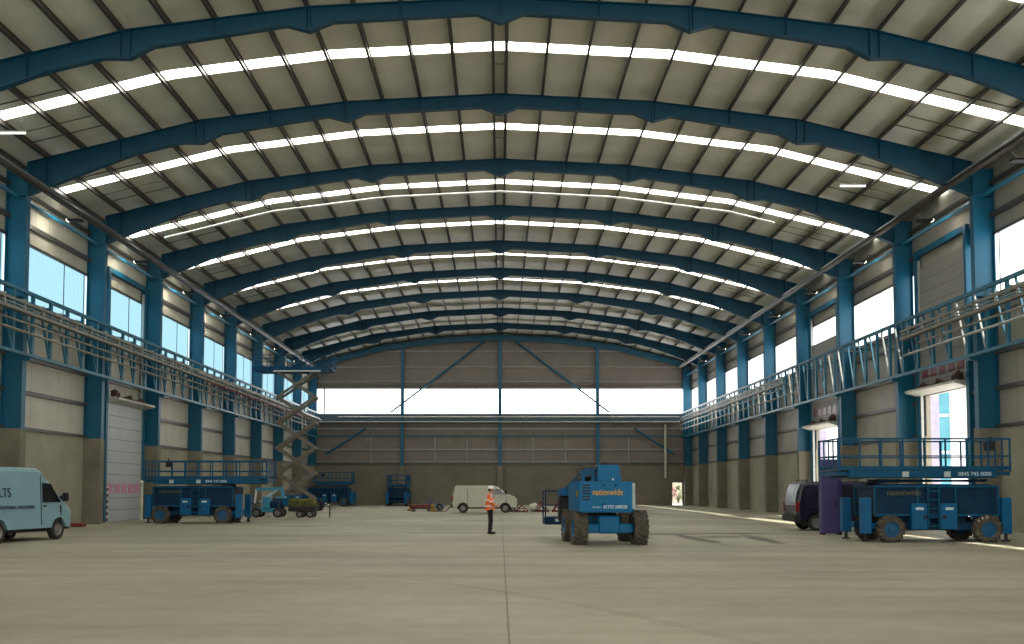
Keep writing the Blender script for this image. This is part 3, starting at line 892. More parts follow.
# pale cyan van at left
prof = [(0, .42), (0, 1.2), (.06, 2.1), (.16, 2.27), (.4, 2.32), (2.9, 2.32), (3.06, 2.25), (3.2, 2.02), (3.45, 1.93), (4.15, 1.25), (4.5, 1.1), (4.62, .92), (4.66, .72), (4.66, .40)]
cv, plate, yw = van('delivery_van', 'pale cyan van with navy lettering parked by the left concrete wall', (-16.1, 29.26, 0), math.radians(80.5), prof, .98, (.93, 3.93), .33, M['van_cyan'], 2.32,
    side_win=[[(3.08, 1.22), (4.0, 1.22), (3.5, 1.82), (3.08, 1.84)]], ws=((4.15, 1.26), (3.45, 1.92)), L=4.66, doors=(3.0, 4.02), tum=.12)
zz = 1.72; yy = -(yw(zz)+.018)
lettering('LTS', .40, M['lettering_d'], cv, (1.22, yy, 1.52), (PI/2-.12, 0, 0), sx=.95, bold=.002)
lettering('· INDUSTRIAL FASTENERS', .13, M['lettering_d'], cv, (1.62, -(yw(1.08)+.02), 1.08), (PI/2-.05, 0, 0), sx=1.3, bold=.004)
mb = MB(); mb.box(3.1, 3.22, -.995, -.97, 1.08, 1.13); mb.build('door_handle', M['black'], cv)

# white van in front of the far wall
prof = [(.02, .40), (0, .95), (.16, 1.55), (.24, 1.82), (.4, 1.88), (3.0, 1.88), (3.22, 1.80), (3.88, 1.28), (4.36, 1.12), (4.5, .95), (4.56, .7), (4.56, .38)]
wv, plate, yw = van('panel_van', 'white panel van parked side-on in front of the far wall', (-3.36, 70.2, 0), 0, prof, .9, (.80, 3.72), .32, M['van_white'], 1.88,
    side_win=[[(2.98, 1.28), (3.72, 1.28), (3.3, 1.66), (2.98, 1.70)]], ws=((3.88, 1.29), (3.22, 1.79)), L=4.56, doors=(1.1, 2.9, 3.8), tum=.10)
# dark van behind the purple cabinet
prof = [(.05, .42), (0, 1.0), (.12, 1.55), (.22, 1.85), (.36, 1.94), (3.3, 1.94), (3.55, 1.84), (4.15, 1.3), (4.55, 1.1), (4.68, .9), (4.7, .4)]
dv, plate, yw = van('panel_van', 'dark navy van half hidden behind the purple cabinet', (11.66, 40.35, 0), 0, prof, .95, (.78, 3.75), .33, M['van_dark'], 1.94,
    side_win=[[(3.2, 1.25), (4.0, 1.25), (3.6, 1.7), (3.2, 1.74)]], ws=((4.15, 1.31), (3.55, 1.83)), L=4.7, doors=(1.35, 3.1), tum=.09, hubmat='hub_grey')
mb = MB(); mb.prism([(.005, 1.12), (.075, 1.5), (.19, 1.80), (.17, 1.81), (.055, 1.5), (-.015, 1.12)], -.74, -.3, 'Y'); mb.build('rear_window', M['glass_pale'], dv)
mb = MB(); mb.bar((.5, -.7, 2.0), (.5, .7, 2.0), .05, .04)
for y in (-.65, .65): mb.box(.47, .53, y-.03, y+.03, 1.9, 2.0)
mb.build('roof_bar', M['black'], dv)

# ------------------------------------------------------------------ scissor lifts
def scissor_lift(label, loc, rz, group=None, raised=0., stages=5, deck=(-3.1, 2.3), text=True, lowbody=False, dz=0., rh=1.22, bodymat='lift_dark'):
    r = thing('scissor_lift', label, 'scissor lift', loc, rz, group)
    zt = 1.78 if not lowbody else .95
    # chassis rails
    mb = MB()
    for s in (-1, 1): mb.bbox(-2.05, 2.05, s*.62-.1, s*.62+.1, .36, .62, .02, 1)
    mb.box(-2.0, -1.8, -.7, .7, .36, .6); mb.box(1.8, 2.0, -.7, .7, .36, .6); mb.box(-1.0, 1.0, -.6, .6, .4, .8)
    mb.tube((-1.5, -.8, .4), (-1.5, .8, .4), .09, 8); mb.tube((1.5, -.8, .4), (1.5, .8, .4), .09, 8)
    mb.build('chassis', M['lift_dark'], r)
    for x in (-1.5, 1.5):
        for s in (-1, 1): wheel(r, x, s*.93, .40, .30, 'hub_blue', 'Y', s, 'tyre_mud', True, .66)
    # upper body: recessed panels and outer frame
    mb = MB(); mb.box(-1.92, 1.86, -.84, .84, .82, zt-.06); mb.build('body_panel', M['lift_dark'], r)
    mb = MB()
    for s in (-1, 1):
        y = s*.88
        for z in (.84, zt-.05): mb.bar((-1.98, y, z), (1.92, y, z), .07, .07)
        for x in (-1.95, -.62, -.02 if False else .56, 1.89): mb.bar((x, y, .84), (x, y, zt-.05), .06, .05)
    for x in (-1.95, 1.89):
        mb.bar((x, -.88, zt-.05), (x, .88, zt-.05), .06, .06); mb.bar((x, -.88, .86), (x, .88, .86), .06, .06)
    mb.build('body_frame', M['lift_blue'], r)
    for s in (-1, 1):
        for xa, xb in ((-.86, -.37), (.05, .56)):
            mb = MB(); ys = sorted((s*.78, s*1.02)); mb.bbox(xa, xb, ys[0], ys[1], .40, 1.2, .02, 1)
            bx = mb.build('control_box', M['lift_box'], r)
            mb = MB(); ys = sorted((s*1.02, s*1.045)); xc = xb-.08 if xa < 0 else xa+.1
            mb.box(xc-.04, xc+.04, ys[0], ys[1], .72, .84); mb.build('latch', M['black'], bx)
            mb = MB(); xc = (xa+xb)/2
            mb.box(xc-.12, xc+.12, ys[0], ys[1]-.01, 1.0, 1.08); mb.build('sticker', M['lettering_w'], bx)
        mb = MB()
        for x in (-.33, .01): mb.bar((x, s*.98, .4), (x, s*.98, zt-.02), .05, .04)
        for k in range(5 if not lowbody else 2): mb.bar((-.33, s*.98, .5+k*.27), (.01, s*.98, .5+k*.27), .04, .04)
        mb.build('ladder', M['lift_blue'], r)
    # outriggers at the corners
    for x in (() if raised else (-2.25, 2.1)):
        for s in (-1, 1):
            mb = MB(); mb.bbox(x-.15, x+.15, s*.88-.14, s*.88+.14, .26, 1.38, .02, 1)
            mb.bar((x, s*.88, .5), (x*.85, s*.7, .5), .16, .2)
            og = mb.build('outrigger', M['lift_box'], r)
            mb = MB(); mb.tube((x, s*.88, .26), (x, s*.88, .07), .05, 8); mb.tube((x, s*.88, .07), (x, s*.88, .03), .13, 12)
            mb.build('foot_pad', M['black'], og)
    # scissor arms
    z0 = zt-.05 if not raised else .9
    if not raised:
        for k in range(3):
            for s in (-1, 1):
                mb = MB(); z = zt+.01+k*.07
                mb.bar((-1.7, s*(.6-.1*k), z), (1.75, s*(.6-.1*k), z+.05*(1 if k % 2 else -1)+.02), .09, .06)
                mb.build('scissor_arm', M['lift_dark'], r)
        zd = 1.99+dz
    else:
        zd = raised; h = (zd-z0)/stages
        for k in range(stages):
            za, zb = z0+k*h, z0+(k+1)*h
            for s in (-1, 1):
                for q, yo in ((1, .62), (-1, .50)):
                    mb = MB(); mb.bar((-1.4*q, s*yo, za), (1.4*q, s*yo, zb), .07, .20)
                    mb.tube((-1.4*q, s*(yo-.1), za), (-1.4*q, s*(yo+.1), za), .12, 8)
                    mb.build('scissor_arm', M['arm_grey'], r)
            mb = MB()
            for x in (-1.4, 1.4): mb.tube((x, -.6, zb-.0), (x, .6, zb), .05, 8)
            mb.tube((0, -.6, (za+zb)/2), (0, .6, (za+zb)/2), .05, 8)
            mb.build('pivot_bar', M['arm_grey'], r)
        mb = MB(); mb.tube((-.9, 0, z0), (.2, 0, z0+h*1.1), .08, 10); mb.build('lift_cylinder', M['arm_grey'], r)
    # deck
    xa, xb = deck
    mb = MB(); mb.bbox(xa+.35, xb-.45, -.95, .95, zd, zd+.24, .02, 1); mb.box(xa, xa+.4, -.85, .85, zd+.08, zd+.2); mb.box(xb-.5, xb, -.85, .85, zd+.08, zd+.2)
    dk = mb.build('platform_deck', M['lift_blue'], r)
    mb = MB(); mb.box(xa+.02, xb-.02, -.9, .9, zd+.24, zd+.265); mb.build('deck_plate', M['tray'], dk)
    if raised:
        mb = MB(); mb.box(-1.6, 1.9, -.98, -.93, zd-.04, zd+.07); mb.build('deck_edge', M['white'], dk)
    for s in (-1, 1):
        mb = MB()
        n = max(3, int((xb-xa)/.62)); y = s*.93
        for k in range(n+1):
            x = xa+.03+(xb-xa-.06)*k/n
            mb.bar((x, y, zd+.2), (x, y, zd+rh), .045 if k % 3 else .07, .045)
        mb.bar((xa, y, zd+rh), (xb, y, zd+rh), .05, .05); mb.bar((xa, y, zd+rh*.56), (xb, y, zd+rh*.56), .04, .04)
        mb.bar((xa, y, zd+.31), (xb, y, zd+.31), .02, .12)
        mb.build('guard_rail', M['lift_blue'], r)
    for x in (xa+.03, xb-.03):
        mb = MB()
        for z in (rh, rh*.56): mb.bar((x, -.93, zd+z), (x, .93, zd+z), .045, .045)
        for y in (-.45, 0, .45): mb.bar((x, y, zd+.2), (x, y, zd+rh), .04, .04)
        mb.build('end_rail', M['lift_blue'], r)
    mb = MB(); mb.bbox(xb-.75, xb-.45, -.9, -.7, zd+.85, zd+1.15, .03, 1); mb.bar((xb-.6, -.8, zd+1.1), (xb-.55, -.8, zd+1.3), .04, .04)
    mb.build('control_console', M['black'], r)
    if text:
        for s, rot in ((-1, (PI/2, 0, 0)), (1, (PI/2, 0, PI))):
            lettering('0845 745 0000', .17, M['lettering_w'], r, (-s*1.15*1.0, s*.965, zd+.12), rot, bold=.001)
            lettering('nationwide', .24, M['lettering_dim'], r, (s*1.05, s*.93, zt-.25), rot, bold=.002)
        for s in (-1, 1):
            for x in (s*1.0, -s*.3):
                mb = MB(); ys = sorted((s*.95, s*.965)); mb.box(x-.1, x+.1, ys[0], ys[1], zd+.03, zd+.2); mb.build('label_plate', M['edge_pale'], r)
    return r
scissor_lift('large blue scissor lift with long railed deck at the right, nearest the camera', (13.6, 32.05, 0), 0)
l2 = scissor_lift('lowered blue scissor lift with railed deck beside the closed left door', (-14.8, 49.1, 0), PI, deck=(-3.6, 2.3), dz=-.1, rh=1.1)
scissor_lift('tall raised scissor lift reaching up to the roof at the far left', (-15.25, 75.0, 0), 0, raised=10.4, stages=5, deck=(-3.2, 2.75), text=False, lowbody=True)
scissor_lift('lowered blue scissor lift at the far left corner near the far wall', (-16.35, 96.0, 0), PI, text=False, deck=(-2.3, 1.4))
scissor_lift('blue scissor lift seen end-on against the far wall', (-9.9, 98.1, 0), PI/2, deck=(-2.3, 2.3), text=False, dz=-.15, rh=1.15)

# ------------------------------------------------------------------ boom lift in the middle
def boom_lift():
    r = thing('boom_lift', 'blue boom lift with golden lettering on its rear, in the middle of the hall', 'boom lift', (3.17, 30.85, 0), math.radians(4.2))
    for x in (-.9, .9):
        for y in (-.97, .97):
            wheel(r, x, y, .49, .42, 'hub_blue', 'X', 1 if x > 0 else -1, 'tyre_mud', True, .55)
    mb = MB(); mb.bbox(-.33, .3, -1.15, 1.2, .33, .86, .03, 1); mb.build('chassis', M['boom_blue'], r)
    for y in (-.97, .97):
        mb = MB(); mb.bbox(-.72, .72, y-.13, y+.13, .34, .62, .03, 1); mb.build('axle', M['boom_blue'], r)
    mb = MB(); mb.ring_lathe([(.001, 0), (.48, 0), (.48, .16), (.001, .16)], (-.05, 0, .84), 'Z', 24); mb.build('turntable_ring', M['black'], r)
    mb = MB()
    mb.prism([(-1.02, -1.12), (-.95, -1.48), (.60, -1.48), (.68, -1.4), (.68, .3), (-1.02, .3)], .96, 1.87, 'Z')
    bmesh.ops.bevel(mb.bm, geom=[e for e in mb.bm.edges if abs(e.verts[0].co.z-e.verts[1].co.z) < .01], offset=.04, segments=2, affect='EDGES')
    mb.build('turntable_body', M['boom_blue'], r)
    mb = MB(); mb.prism([(.605, -1.475), (.69, -1.395), (.69, -1.2), (.71, -1.2), (.71, -1.41), (.615, -1.49)], 1.06, 1.82, 'Z'); mb.build('corner_guard', M['edge_pale'], r)
    mb = MB()
    for k in range(6): mb.box(-.88, -.64, -1.497, -1.47, 1.32+k*.085, 1.36+k*.085)
    mb.build('vent_slots', M['black'], r)
    mb = MB()
    mb.prism([(-.40, 1.86), (.34, 1.86), (.26, 2.36), (-.36, 2.36)], -1.3, -.3, 'Y')
    bmesh.ops.bevel(mb.bm, geom=list(mb.bm.edges), offset=.03, segments=2, affect='EDGES')
    mb.build('engine_hood', M['boom_blue'], r)
    mb = MB(); mb.bbox(-.22, .02, -1.0, -.6, 2.35, 2.42, .02, 1); mb.bbox(.1, .3, -.9, -.6, 2.35, 2.4, .02, 1); mb.build('exhaust_cover', M['black'], r)
    mb = MB(); mb.ball((.07, -1.31, 1.93), .035, sub=1); mb.build('lamp', M['white'], r)
    for x in (-.25, .12):
        for z in (1.20, 1.76):
            mb = MB(); mb.tube((x, -1.46, z), (x, -1.49, z), .035, 10); mb.build('bolt', M['lift_dark'], r)
    # boom
    mb = MB()
    mb.bar((-.62, -1.1, 2.12), (-.70, 2.6, 1.55), .24, .28); b = mb.build('lower_boom', M['lift_blue'], r)
    mb = MB(); mb.bar((-.40, -.9, 2.28), (-.55, 2.3, 1.86), .14, .12); mb.build('upper_boom', M['arm_grey'], r)
    mb = MB(); mb.path([(-.95, -1.1, 1.9), (-.95, -1.1, 2.26), (-.35, -1.1, 2.32)], .025); mb.tube((-.95, -1.1, 1.92), (-.36, -1.1, 2.1), .03, 8); mb.tube((-.97, -1.12, 1.98), (-.36, -1.12, 2.02), .02, 8)
    mb.build('hose_guard', M['dark_pipe'], r)
    mb = MB(); mb.bar((-.8, -1.2, 1.8), (-.8, -1.0, 2.2), .1, .1); mb.bar((-.5, -1.2, 1.8), (-.5, -1.0, 2.3), .1, .1); mb.build('boom_cradle', M['lift_blue'], r)
    # jib and basket
    mb = MB(); mb.bar((-.70, 2.3, 1.56), (-.86, 2.66, 1.48), .28, .26); mb.bar((-.88, 2.1, 1.55), (-.9, 2.74, 1.5), .28, .24); mb.build('jib', M['lift_box'], r)
    mb = MB(); mb.bbox(-1.05, -.72, 2.2, 2.7, .62, 1.42, .03, 1); mb.build('jib_mount', M['black'], r)
    mb = MB(); mb.bbox(-1.47, -.0, 2.75, 3.5, .46, .72, .03, 1)
    bk = mb.build('basket_floor', M['lift_dark'], r)
    mb = MB(); mb.box(-1.13, -1.01, 2.735, 2.76, .56, .66); mb.build('sticker', M['edge_pale'], bk)
    mb = MB()
    for y in (2.78, 3.47):
        mb.bar((-1.45, y, 1.58), (-.02, y, 1.58), .045, .045); mb.bar((-1.45, y, 1.1), (-.02, y, 1.1), .025, .025)
        for x in (-1.45, -.74, -.02): mb.bar((x, y, .7), (x, y, 1.58), .04, .04)
    for x in (-1.45, -.02):
        for z in (1.58, 1.1): mb.bar((x, 2.78, z), (x, 3.47, z), .04, .04)
    mb.build('basket_rail', M['lift_dark'], r)
    lettering('nationwide', .26, M['gold'], r, (-.12, -1.495, 1.55), (PI/2, 0, 0), sx=.78, bold=.002)
    lettering('01733 208028', .135, M['lettering_w'], r, (.10, -1.495, 1.12), (PI/2, 0, 0), sx=.9, bold=.002)
    lettering('Tel sales', .075, M['lettering_w'], r, (-.46, -1.495, 1.12), (PI/2, 0, 0))
    mb = MB(); mb.quad((-1.01, -1.19, 1.42), (-.975, -1.38, 1.42), (-.975, -1.38, 1.6), (-1.01, -1.19, 1.6))
    bmesh.ops.translate(mb.bm, vec=(-.008, -.003, 0), verts=mb.bm.verts); mb.build('warning_sticker', M['yellow'], r)
boom_lift()

# ------------------------------------------------------------------ purple cabinet
r = thing('cabinet', 'tall purple steel cabinet between the dark van and the right scissor lift', 'cabinet', (11.93, 36.55, 0), 0)
mb = MB(); mb.bbox(-.36, .36, -.55, -.15, .06, 2.72, .015, 1); mb.build('body', M['purple'], r)
mb = MB(); mb.box(-.34, .34, -.562, -.545, .1, 2.68); dr = mb.build('door', M['purple'], r)
mb = MB(); mb.box(.12, .15, -.585, -.56, 1.0, 1.2); mb.build('handle', M['black'], dr)
mb = MB(); mb.box(.24, .355, -.575, -.56, .1, 1.95); mb.build('dark_edge', M['purple_d'], r)
for x in (-.3, .3):
    for y in (-.5, -.2):
        mb = MB(); mb.box(x-.04, x+.04, y-.04, y+.04, 0, .07); mb.build('foot', M['black'], r)

# ------------------------------------------------------------------ small blue boom lift behind left lift
r = thing('compact_lift', 'small light blue wheeled boom lift behind the left scissor lift', 'boom lift', (-13.45, 58.4, 0))
for x in (-.62, .62):
    for s in (-1, 1): wheel(r, x, s*.5, .28, .2, 'hub_grey', 'Y', s)
mb = MB(); mb.bbox(-.6, .55, -.38, .38, .3, .55, .03, 1); mb.build('chassis', M['lift_light'], r)
mb = MB(); mb.bbox(-.3, .12, -.42, .3, .55, 1.2, .03, 1); mb.build('power_unit', M['lift_light'], r)
mb = MB(); mb.bbox(.15, .6, -.35, .35, .55, .95, .05, 1); mb.build('engine_cover', M['lift_dark'], r)
mb = MB(); mb.bar((-.75, 0, 1.62), (.75, 0, 1.68), .16, .16); mb.build('upper_boom', M['lift_light'], r)
mb = MB(); mb.bar((-.55, .05, .9), (.45, .05, 1.6), .14, .14); mb.build('lower_boom', M['edge_pale'], r)
mb = MB(); mb.bar((.75, 0, 1.68), (.8, 0, 1.15), .16, .2); mb.bar((.4, 0, 1.15), (.85, 0, 1.15), .1, .1); mb.build('riser', M['lift_light'], r)
mb = MB(); mb.bar((-.75, 0, 1.65), (-.85, 0, .8), .1, .1); mb.build('jib', M['white'], r)
mb = MB(); mb.box(-1.25, -.85, -.3, .3, .3, .36)
for y in (-.3, .3):
    for x in (-1.25, -.85): mb.bar((x, y, .3), (x, y, 1.3), .035, .035)
    for z in (.8, 1.3): mb.bar((-1.25, y, z), (-.85, y, z), .035, .035)
mb.build('basket', M['lift_dark'], r)

# yellow black trailer generator
r = thing('trailer_generator', 'olive yellow and black two wheeled generator trailer at the left', 'generator', (-11.45, 58.3, 0))
mb = MB(); mb.bbox(-.76, .78, -.5, .5, .36, .66, .03, 1); mb.build('tray', M['black'], r)
for x in (-.42, .36):
    mb = MB(); mb.bbox(x-.33, x+.35, -.42, .42, .66, 1.08, .05, 2); c = mb.build('canopy', M['olive'], r)
    mb = MB()
    for k in range(4): mb.box(x-.25, x+.28, -.435, -.41, .74+k*.06, .77+k*.06)
    mb.build('grille', M['black'], c)
for x in (-.1, .5):
    for s in (-1, 1): wheel(r, x, s*.55, .2, .14, 'hub_grey', 'Y', s)
mb = MB(); mb.bar((.75, 0, .5), (1.6, 0, .85), .07, .07); mb.tube((1.55, 0, .0), (1.55, 0, .85), .03, 6); mb.build('tow_bar', M['black'], r)

# ------------------------------------------------------------------ clutter on the floor around the white van
def sack(x, y, w, h, mat, lab, cat='sack', name='sack'):
    mb = MB(); mb.ball((0, 0, h*.5), 1, w/2, w*.4, h*.52, sub=3)
    for v in mb.bm.verts:
        v.co.z = max(0, v.co.z+.03*math.sin(v.co.x*17+v.co.y*9)); v.co.x *= 1.15 if v.co.z < h*.3 else 1
    o = mb.build(name, M[mat], smooth=True); o.location = (x, y, 0); tag(o, lab, cat)
sack(-16.2, 92.6, 1.1, .3, 'white', 'white sack lying in front of the far left blue scissor lift')
sack(2.45, 72.0, .75, .62, 'post_white', 'pale sack among the red steel frames right of the white van')
sack(-6.75, 75.6, .5, .22, 'yellow', 'small yellow bundle on the floor left of the pipe trolley')
r = thing('pipe_trolley', 'low trolley of reddish pipes on the floor left of the white van', 'trolley', (-5.75, 73.0, 0))
mb = MB(); mb.bbox(-.75, .75, -.4, .4, .2, .28, .02, 1)
for x in (-.72, .72):
    for y in (-.38, .38): mb.bar((x, y, .25), (x, y, .62), .05, .05)
mb.build('frame', M['brown'], r)
for x in (-.55, .55):
    for s in (-1, 1): wheel(r, x, s*.36, .11, .07, 'hub_grey', 'Y', s)
k = 0
for (y, z) in ((-.25, .34), (-.08, .34), (.1, .34), (.26, .34), (-.16, .46), (.02, .46)):
    k += 1
    mb = MB(); mb.tube((-7.0+.4, 73+y, z), (-4.9+.1*(k % 3), 73+y, z), .06, 8); o = mb.build('steel_pipe', M['red' if k % 2 else 'dark_pipe'])
    tag(o, 'thin %s pipe lying on the low trolley left of the white van' % ('red' if k % 2 else 'dark'), 'pipe', '%s pipes on the trolley' % ('red' if k % 2 else 'dark'))
mb = MB(); mb.bar((-5.2, 72.7, 0), (-5.05, 72.9, 1.05), .05, .05); mb.bar((-5.05, 72.9, 1.05), (-4.9, 72.7, .5), .04, .04); mb.bar((-5.5, 72.7, .6), (-5.05, 72.8, .8), .05, .05)
o = mb.build('pipe_stand', M['purple']); tag(o, 'thin purplish folding stand beside the pipe trolley', 'stand')
r = thing('hose_reel', 'blue and yellow hose reel behind the white van', 'hose reel', (-4.35, 72.2, 0))
mb = MB(); mb.ring_lathe([(.1, -.15), (.3, -.15), (.3, .15), (.1, .15)], (0, 0, .34), 'Y', 20); mb.build('hose', M['lift_box'], r)
for s in (-1, 1):
    mb = MB(); mb.ring_lathe([(.06, s*.17), (.2, s*.17), (.2, s*.2), (.06, s*.2)], (0, 0, .37), 'Y', 20); mb.build('flange', M['black'], r)
mb = MB(); mb.bar((-.35, 0, .04), (.35, 0, .04), .4, .06); mb.bar((-.3, -.21, .04), (0, -.21, .38), .04, .04); mb.bar((.3, -.21, .04), (0, -.21, .38), .04, .04); mb.build('stand', M['yellow'], r)
mb = MB(); mb.bbox(-5.0, -4.7, 72.3, 72.7, 0, .5, .04, 1); o = mb.build('fuel_can', M['yellow']); tag(o, 'yellow can standing between the trolley and the hose reel', 'can')
mb = MB(); mb.bar((-3.95, 72.0, .0), (-3.5, 72.1, .45), .08, .08); mb.bar((-3.5, 72.1, .45), (-3.3, 72.0, .4), .2, .05); o = mb.build('pry_bar', M['red']); tag(o, 'red bar leaning at the rear bumper of the white van', 'bar')
def a_frame(x, y, w, h, rz, lab, mat='red'):
    r = thing('roller_trestle', lab, 'trestle', (x, y, 0), rz)
    mb = MB()
    for s in (-1, 1):
        mb.bar((-w/2, s*.3, .05), (w/2, s*.3, .05), .08, .1); mb.bar((-w/2, s*.3, .05), (0, s*.2, h), .07, .07); mb.bar((w/2, s*.3, .05), (0, s*.2, h), .07, .07)
    mb.bar((0, -.25, h), (0, .25, h), .08, .08); mb.bar((-w/4, -.25, h/2), (w/4, .25, h/2), .06, .06)
    mb.build('frame', M[mat], r)
    mb = MB()
    for k in range(4): mb.tube((-w/2+w*k/3, -.33, .12), (-w/2+w*k/3, .33, .12), .06, 8)
    mb.build('roller', M['dark_pipe'], r)
a_frame(1.55, 71.6, .9, .5, 0, 'low red steel frame right in front of the nose of the white van')
a_frame(2.95, 71.6, .9, .72, .3, 'red steel A-frame on the floor between white van and boom lift basket')
a_frame(4.1, 71.4, .7, .66, -.2, 'red steel frame seen through the boom lift basket')
a_frame(.9, 73.0, .7, .3, .1, 'low dark rusty frame just beyond the nose of the white van', 'brown')

# ------------------------------------------------------------------ person
def skin_obj(name, verts, edges, radii, mat, parent, root=0, sub=2):
    me = bpy.data.meshes.new(name); me.from_pydata([Vector(v) for v in verts], edges, [])
    o = bpy.data.objects.new(name, me); C.objects.link(o)
    m = o.modifiers.new('s', 'SKIN'); m.use_smooth_shade = True
    for i, r in enumerate(radii):
        d = me.skin_vertices[0].data[i]; d.radius = r if isinstance(r, tuple) else (r, r); d.use_root = (i == root)
    ss = o.modifiers.new('u', 'SUBSURF'); ss.levels = sub; ss.render_levels = sub
    dg = bpy.context.evaluated_depsgraph_get(); ev = o.evaluated_get(dg)
    nme = bpy.data.meshes.new_from_object(ev)
    bpy.data.objects.remove(o)
    nme.materials.clear(); nme.materials.append(mat)
    for p in nme.polygons: p.use_smooth = True
    n = bpy.data.objects.new(name, nme); C.objects.link(n)
    if parent: n.parent = parent
    return n
def person():
    # faces +X
    r = thing('person', 'person in white helmet and orange vest standing sideways, hands held in front', 'person', (-.36, 36.7, 0), math.radians(8))
    V = []; E = []; R = []
    def add(p, rad, link=None):
        V.append(p); R.append(rad)
        if link is not None: E.append((link, len(V)-1))
        return len(V)-1
    pel = add((0, 0, .95), (.13, .15)); ch = add((-.02, 0, 1.15), (.12, .14), pel); up = add((-.01, 0, 1.38), (.12, .15), ch)
    nk = add((.01, 0, 1.49), .055, up); hb = add((.03, 0, 1.57), .075, nk); ht = add((.035, 0, 1.68), .085, hb)
    hands = []
    for s in (-1, 1):
        sh = add((-.01, s*.18, 1.40), .06, up); el = add((.0, s*.25, 1.12), .045, sh); wr = add((.17, s*.12, 1.03), .03, el)
        pm = add((.23, s*.08, 1.02), (.035, .02), wr); hands.append((pm, s))
        for k, (L, off) in enumerate(((.065, -.028), (.075, -.01), (.07, .009), (.055, .026))):
            f1 = add((.27, s*(.075)+off*.3, 1.02+off), .009, pm); f2 = add((.27+L*.6, s*.06+off*.3, 1.01+off), .008, f1); add((.27+L*.7, s*.03+off*.3, 1.0+off), .007, f2)
        t1 = add((.22, s*.05, 1.05), .011, pm); add((.26, s*.03, 1.07), .009, t1)
        hp = add((0, s*.09, .88), .085, pel); kn = add((.02, s*.10, .48), .06, hp); an = add((-.01, s*.10, .09), .042, kn); add((.15, s*.11, .045), .035, an)
    skin_obj('body', V, E, R, M['skin'], r)
    # face details
    mb = MB(); mb.ball((.125, 0, 1.60), .016, 1.2, .8, 1.4, 2)
    for s in (-1, 1): mb.ball((.035, s*.088, 1.61), .02, .8, .4, 1.4, 1)
    mb.build('nose_and_ears', M['skin'], r, smooth=True)
    for s in (-1, 1):
        mb = MB(); mb.ball((.112, s*.032, 1.632), .010, .6, 1.2, .8, 1); mb.build('eye', M['black'], r)
    mb = MB(); mb.ball((.108, 0, 1.562), .02, .4, 1.3, .3, 1); mb.build('mouth', M['lamp_red'], r)
    mb = MB(); mb.ball((.005, 0, 1.645), .098, 1, .92, .95, 2)
    bmesh.ops.delete(mb.bm, geom=[v for v in mb.bm.verts if v.co.x > .06 or v.co.z < 1.56], context='VERTS')
    mb.build('hair', M['brown'], r, smooth=True)
    # trousers
    V, E, R = [], [], []
    pel = add((0, 0, .96), (.11, .13))
    for s in (-1, 1):
        hp = add((0, s*.09, .84), .092, pel); kn = add((.02, s*.10, .48), .078, hp); add((-.01, s*.10, .08), .065, kn)
    skin_obj('trousers', V, E, R, M['trouser'], r)
    for s in (-1, 1):
        mb = MB(); mb.ball((.05, s*.105, .05), 1, .15, .052, .055, 2)
        for v in mb.bm.verts: v.co.z = max(0, v.co.z)
        mb.tube((-.01, s*.105, .04), (-.01, s*.105, .16), .058, 10)
        mb.build('boot', M['black'], r, smooth=True)
    # vest with sleeves
    V, E, R = [], [], []
    bb = add((-.005, 0, .84), (.17, .20)); b0 = add((-.01, 0, .93), (.165, .19), bb); b1 = add((-.02, 0, 1.12), (.15, .175), b0); b2 = add((-.01, 0, 1.38), (.135, .175), b1); add((.0, 0, 1.46), .085, b2)
    for s in (-1, 1):
        sh = add((-.01, s*.19, 1.385), .082, b2); el = add((.0, s*.26, 1.12), .066, sh); add((.15, s*.135, 1.035), .048, el)
    skin_obj('jacket', V, E, R, M['orange'], r)
    mb = MB()
    for z in (1.0, 1.22):
        mb.ring_lathe([(1, 0), (1.03, 0), (1.03, .055), (1, .055)], (0, 0, z), 'Z', 24)
    for v in mb.bm.verts:
        v.co.x = v.co.x*.175-.018; v.co.y *= .2
    for s in (-1, 1):
        mb.tube((0.0, s*.262, 1.16), (0.0, s*.256, 1.21), .075, 12)
    mb.build('reflective_band', M['silver'], r)
    mb = MB()
    for s in (-1, 1): mb.prism([(-.05, 1.25), (.07, 1.25), (.05, 1.43), (-.02, 1.45)], s*.235, s*.262, 'Y')
    mb.build('shoulder_patch', M['shirt'], r)
    # helmet
    mb = MB(); mb.ball((.03, 0, 1.665), .118, 1.1, .92, .9, 3)
    bmesh.ops.delete(mb.bm, geom=[v for v in mb.bm.verts if v.co.z < 1.662], context='VERTS')
    hm = mb.build('helmet', M['helmet'], r, smooth=True)
    mb = MB(); mb.ring_lathe([(.5, 0), (1.06, 0), (1.06, .012), (.5, .012)], (0, 0, 1.66), 'Z', 24)
    for v in mb.bm.verts:
        v.co.x = v.co.x*.13+.03+(.05 if v.co.x > .5 else 0); v.co.y *= .115
    mb.build('helmet_brim', M['helmet'], hm)
person()

# ------------------------------------------------------------------ light
w = bpy.data.worlds.new('World'); SC.world = w; w.use_nodes = True
bg = w.node_tree.nodes['Background']; bg.inputs['Color'].default_value = (1.0, .98, .93, 1); bg.inputs['Strength'].default_value = 1.15
sun = bpy.data.lights.new('sun', 'SUN'); sun.energy = 9.0; sun.angle = math.radians(.6); sun.color = (1, .97, .86)
so = bpy.data.objects.new('sun', sun); C.objects.link(so)
so.rotation_euler = (0, math.radians(90-62.2), 0); so.location = (40, 50, 60)

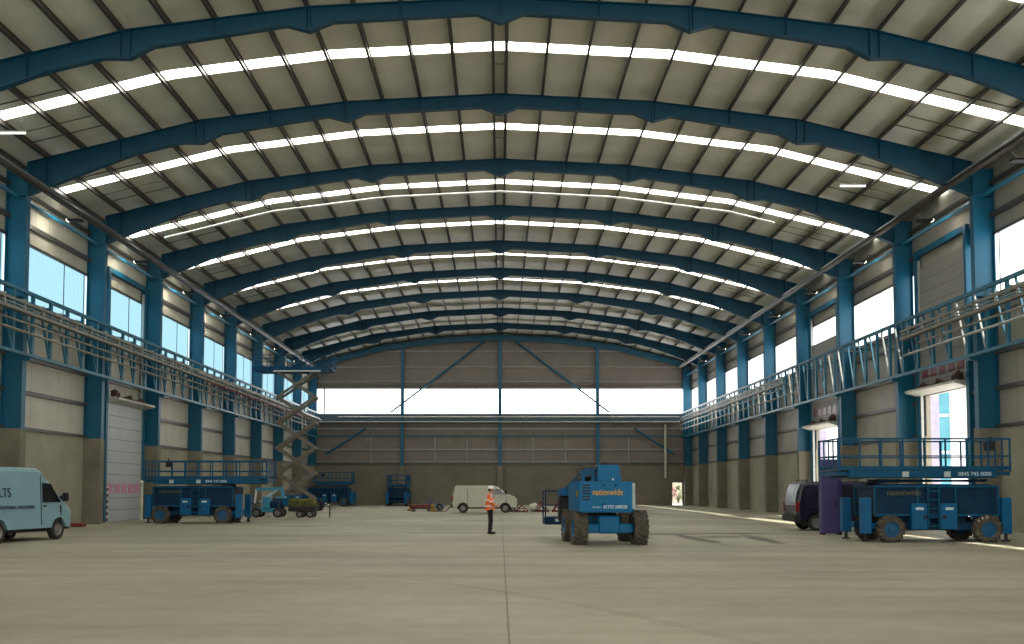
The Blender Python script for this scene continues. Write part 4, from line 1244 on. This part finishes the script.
cam = bpy.data.cameras.new('camera'); co = bpy.data.objects.new('camera', cam); C.objects.link(co)
co.location = (0, 0, 1.65); co.rotation_euler = (math.radians(90+3.2), 0, 0)
cam.sensor_width = 36; cam.lens = 36*1000/1024; cam.shift_x = 12/1024; cam.shift_y = 111/1024
cam.clip_end = 500; cam.clip_start = .1
SC.camera = co
SC.view_settings.view_transform = 'Standard'
SC.view_settings.look = 'None'
SC.view_settings.exposure = .85
SC.cycles.max_bounces = 8; SC.cycles.diffuse_bounces = 5
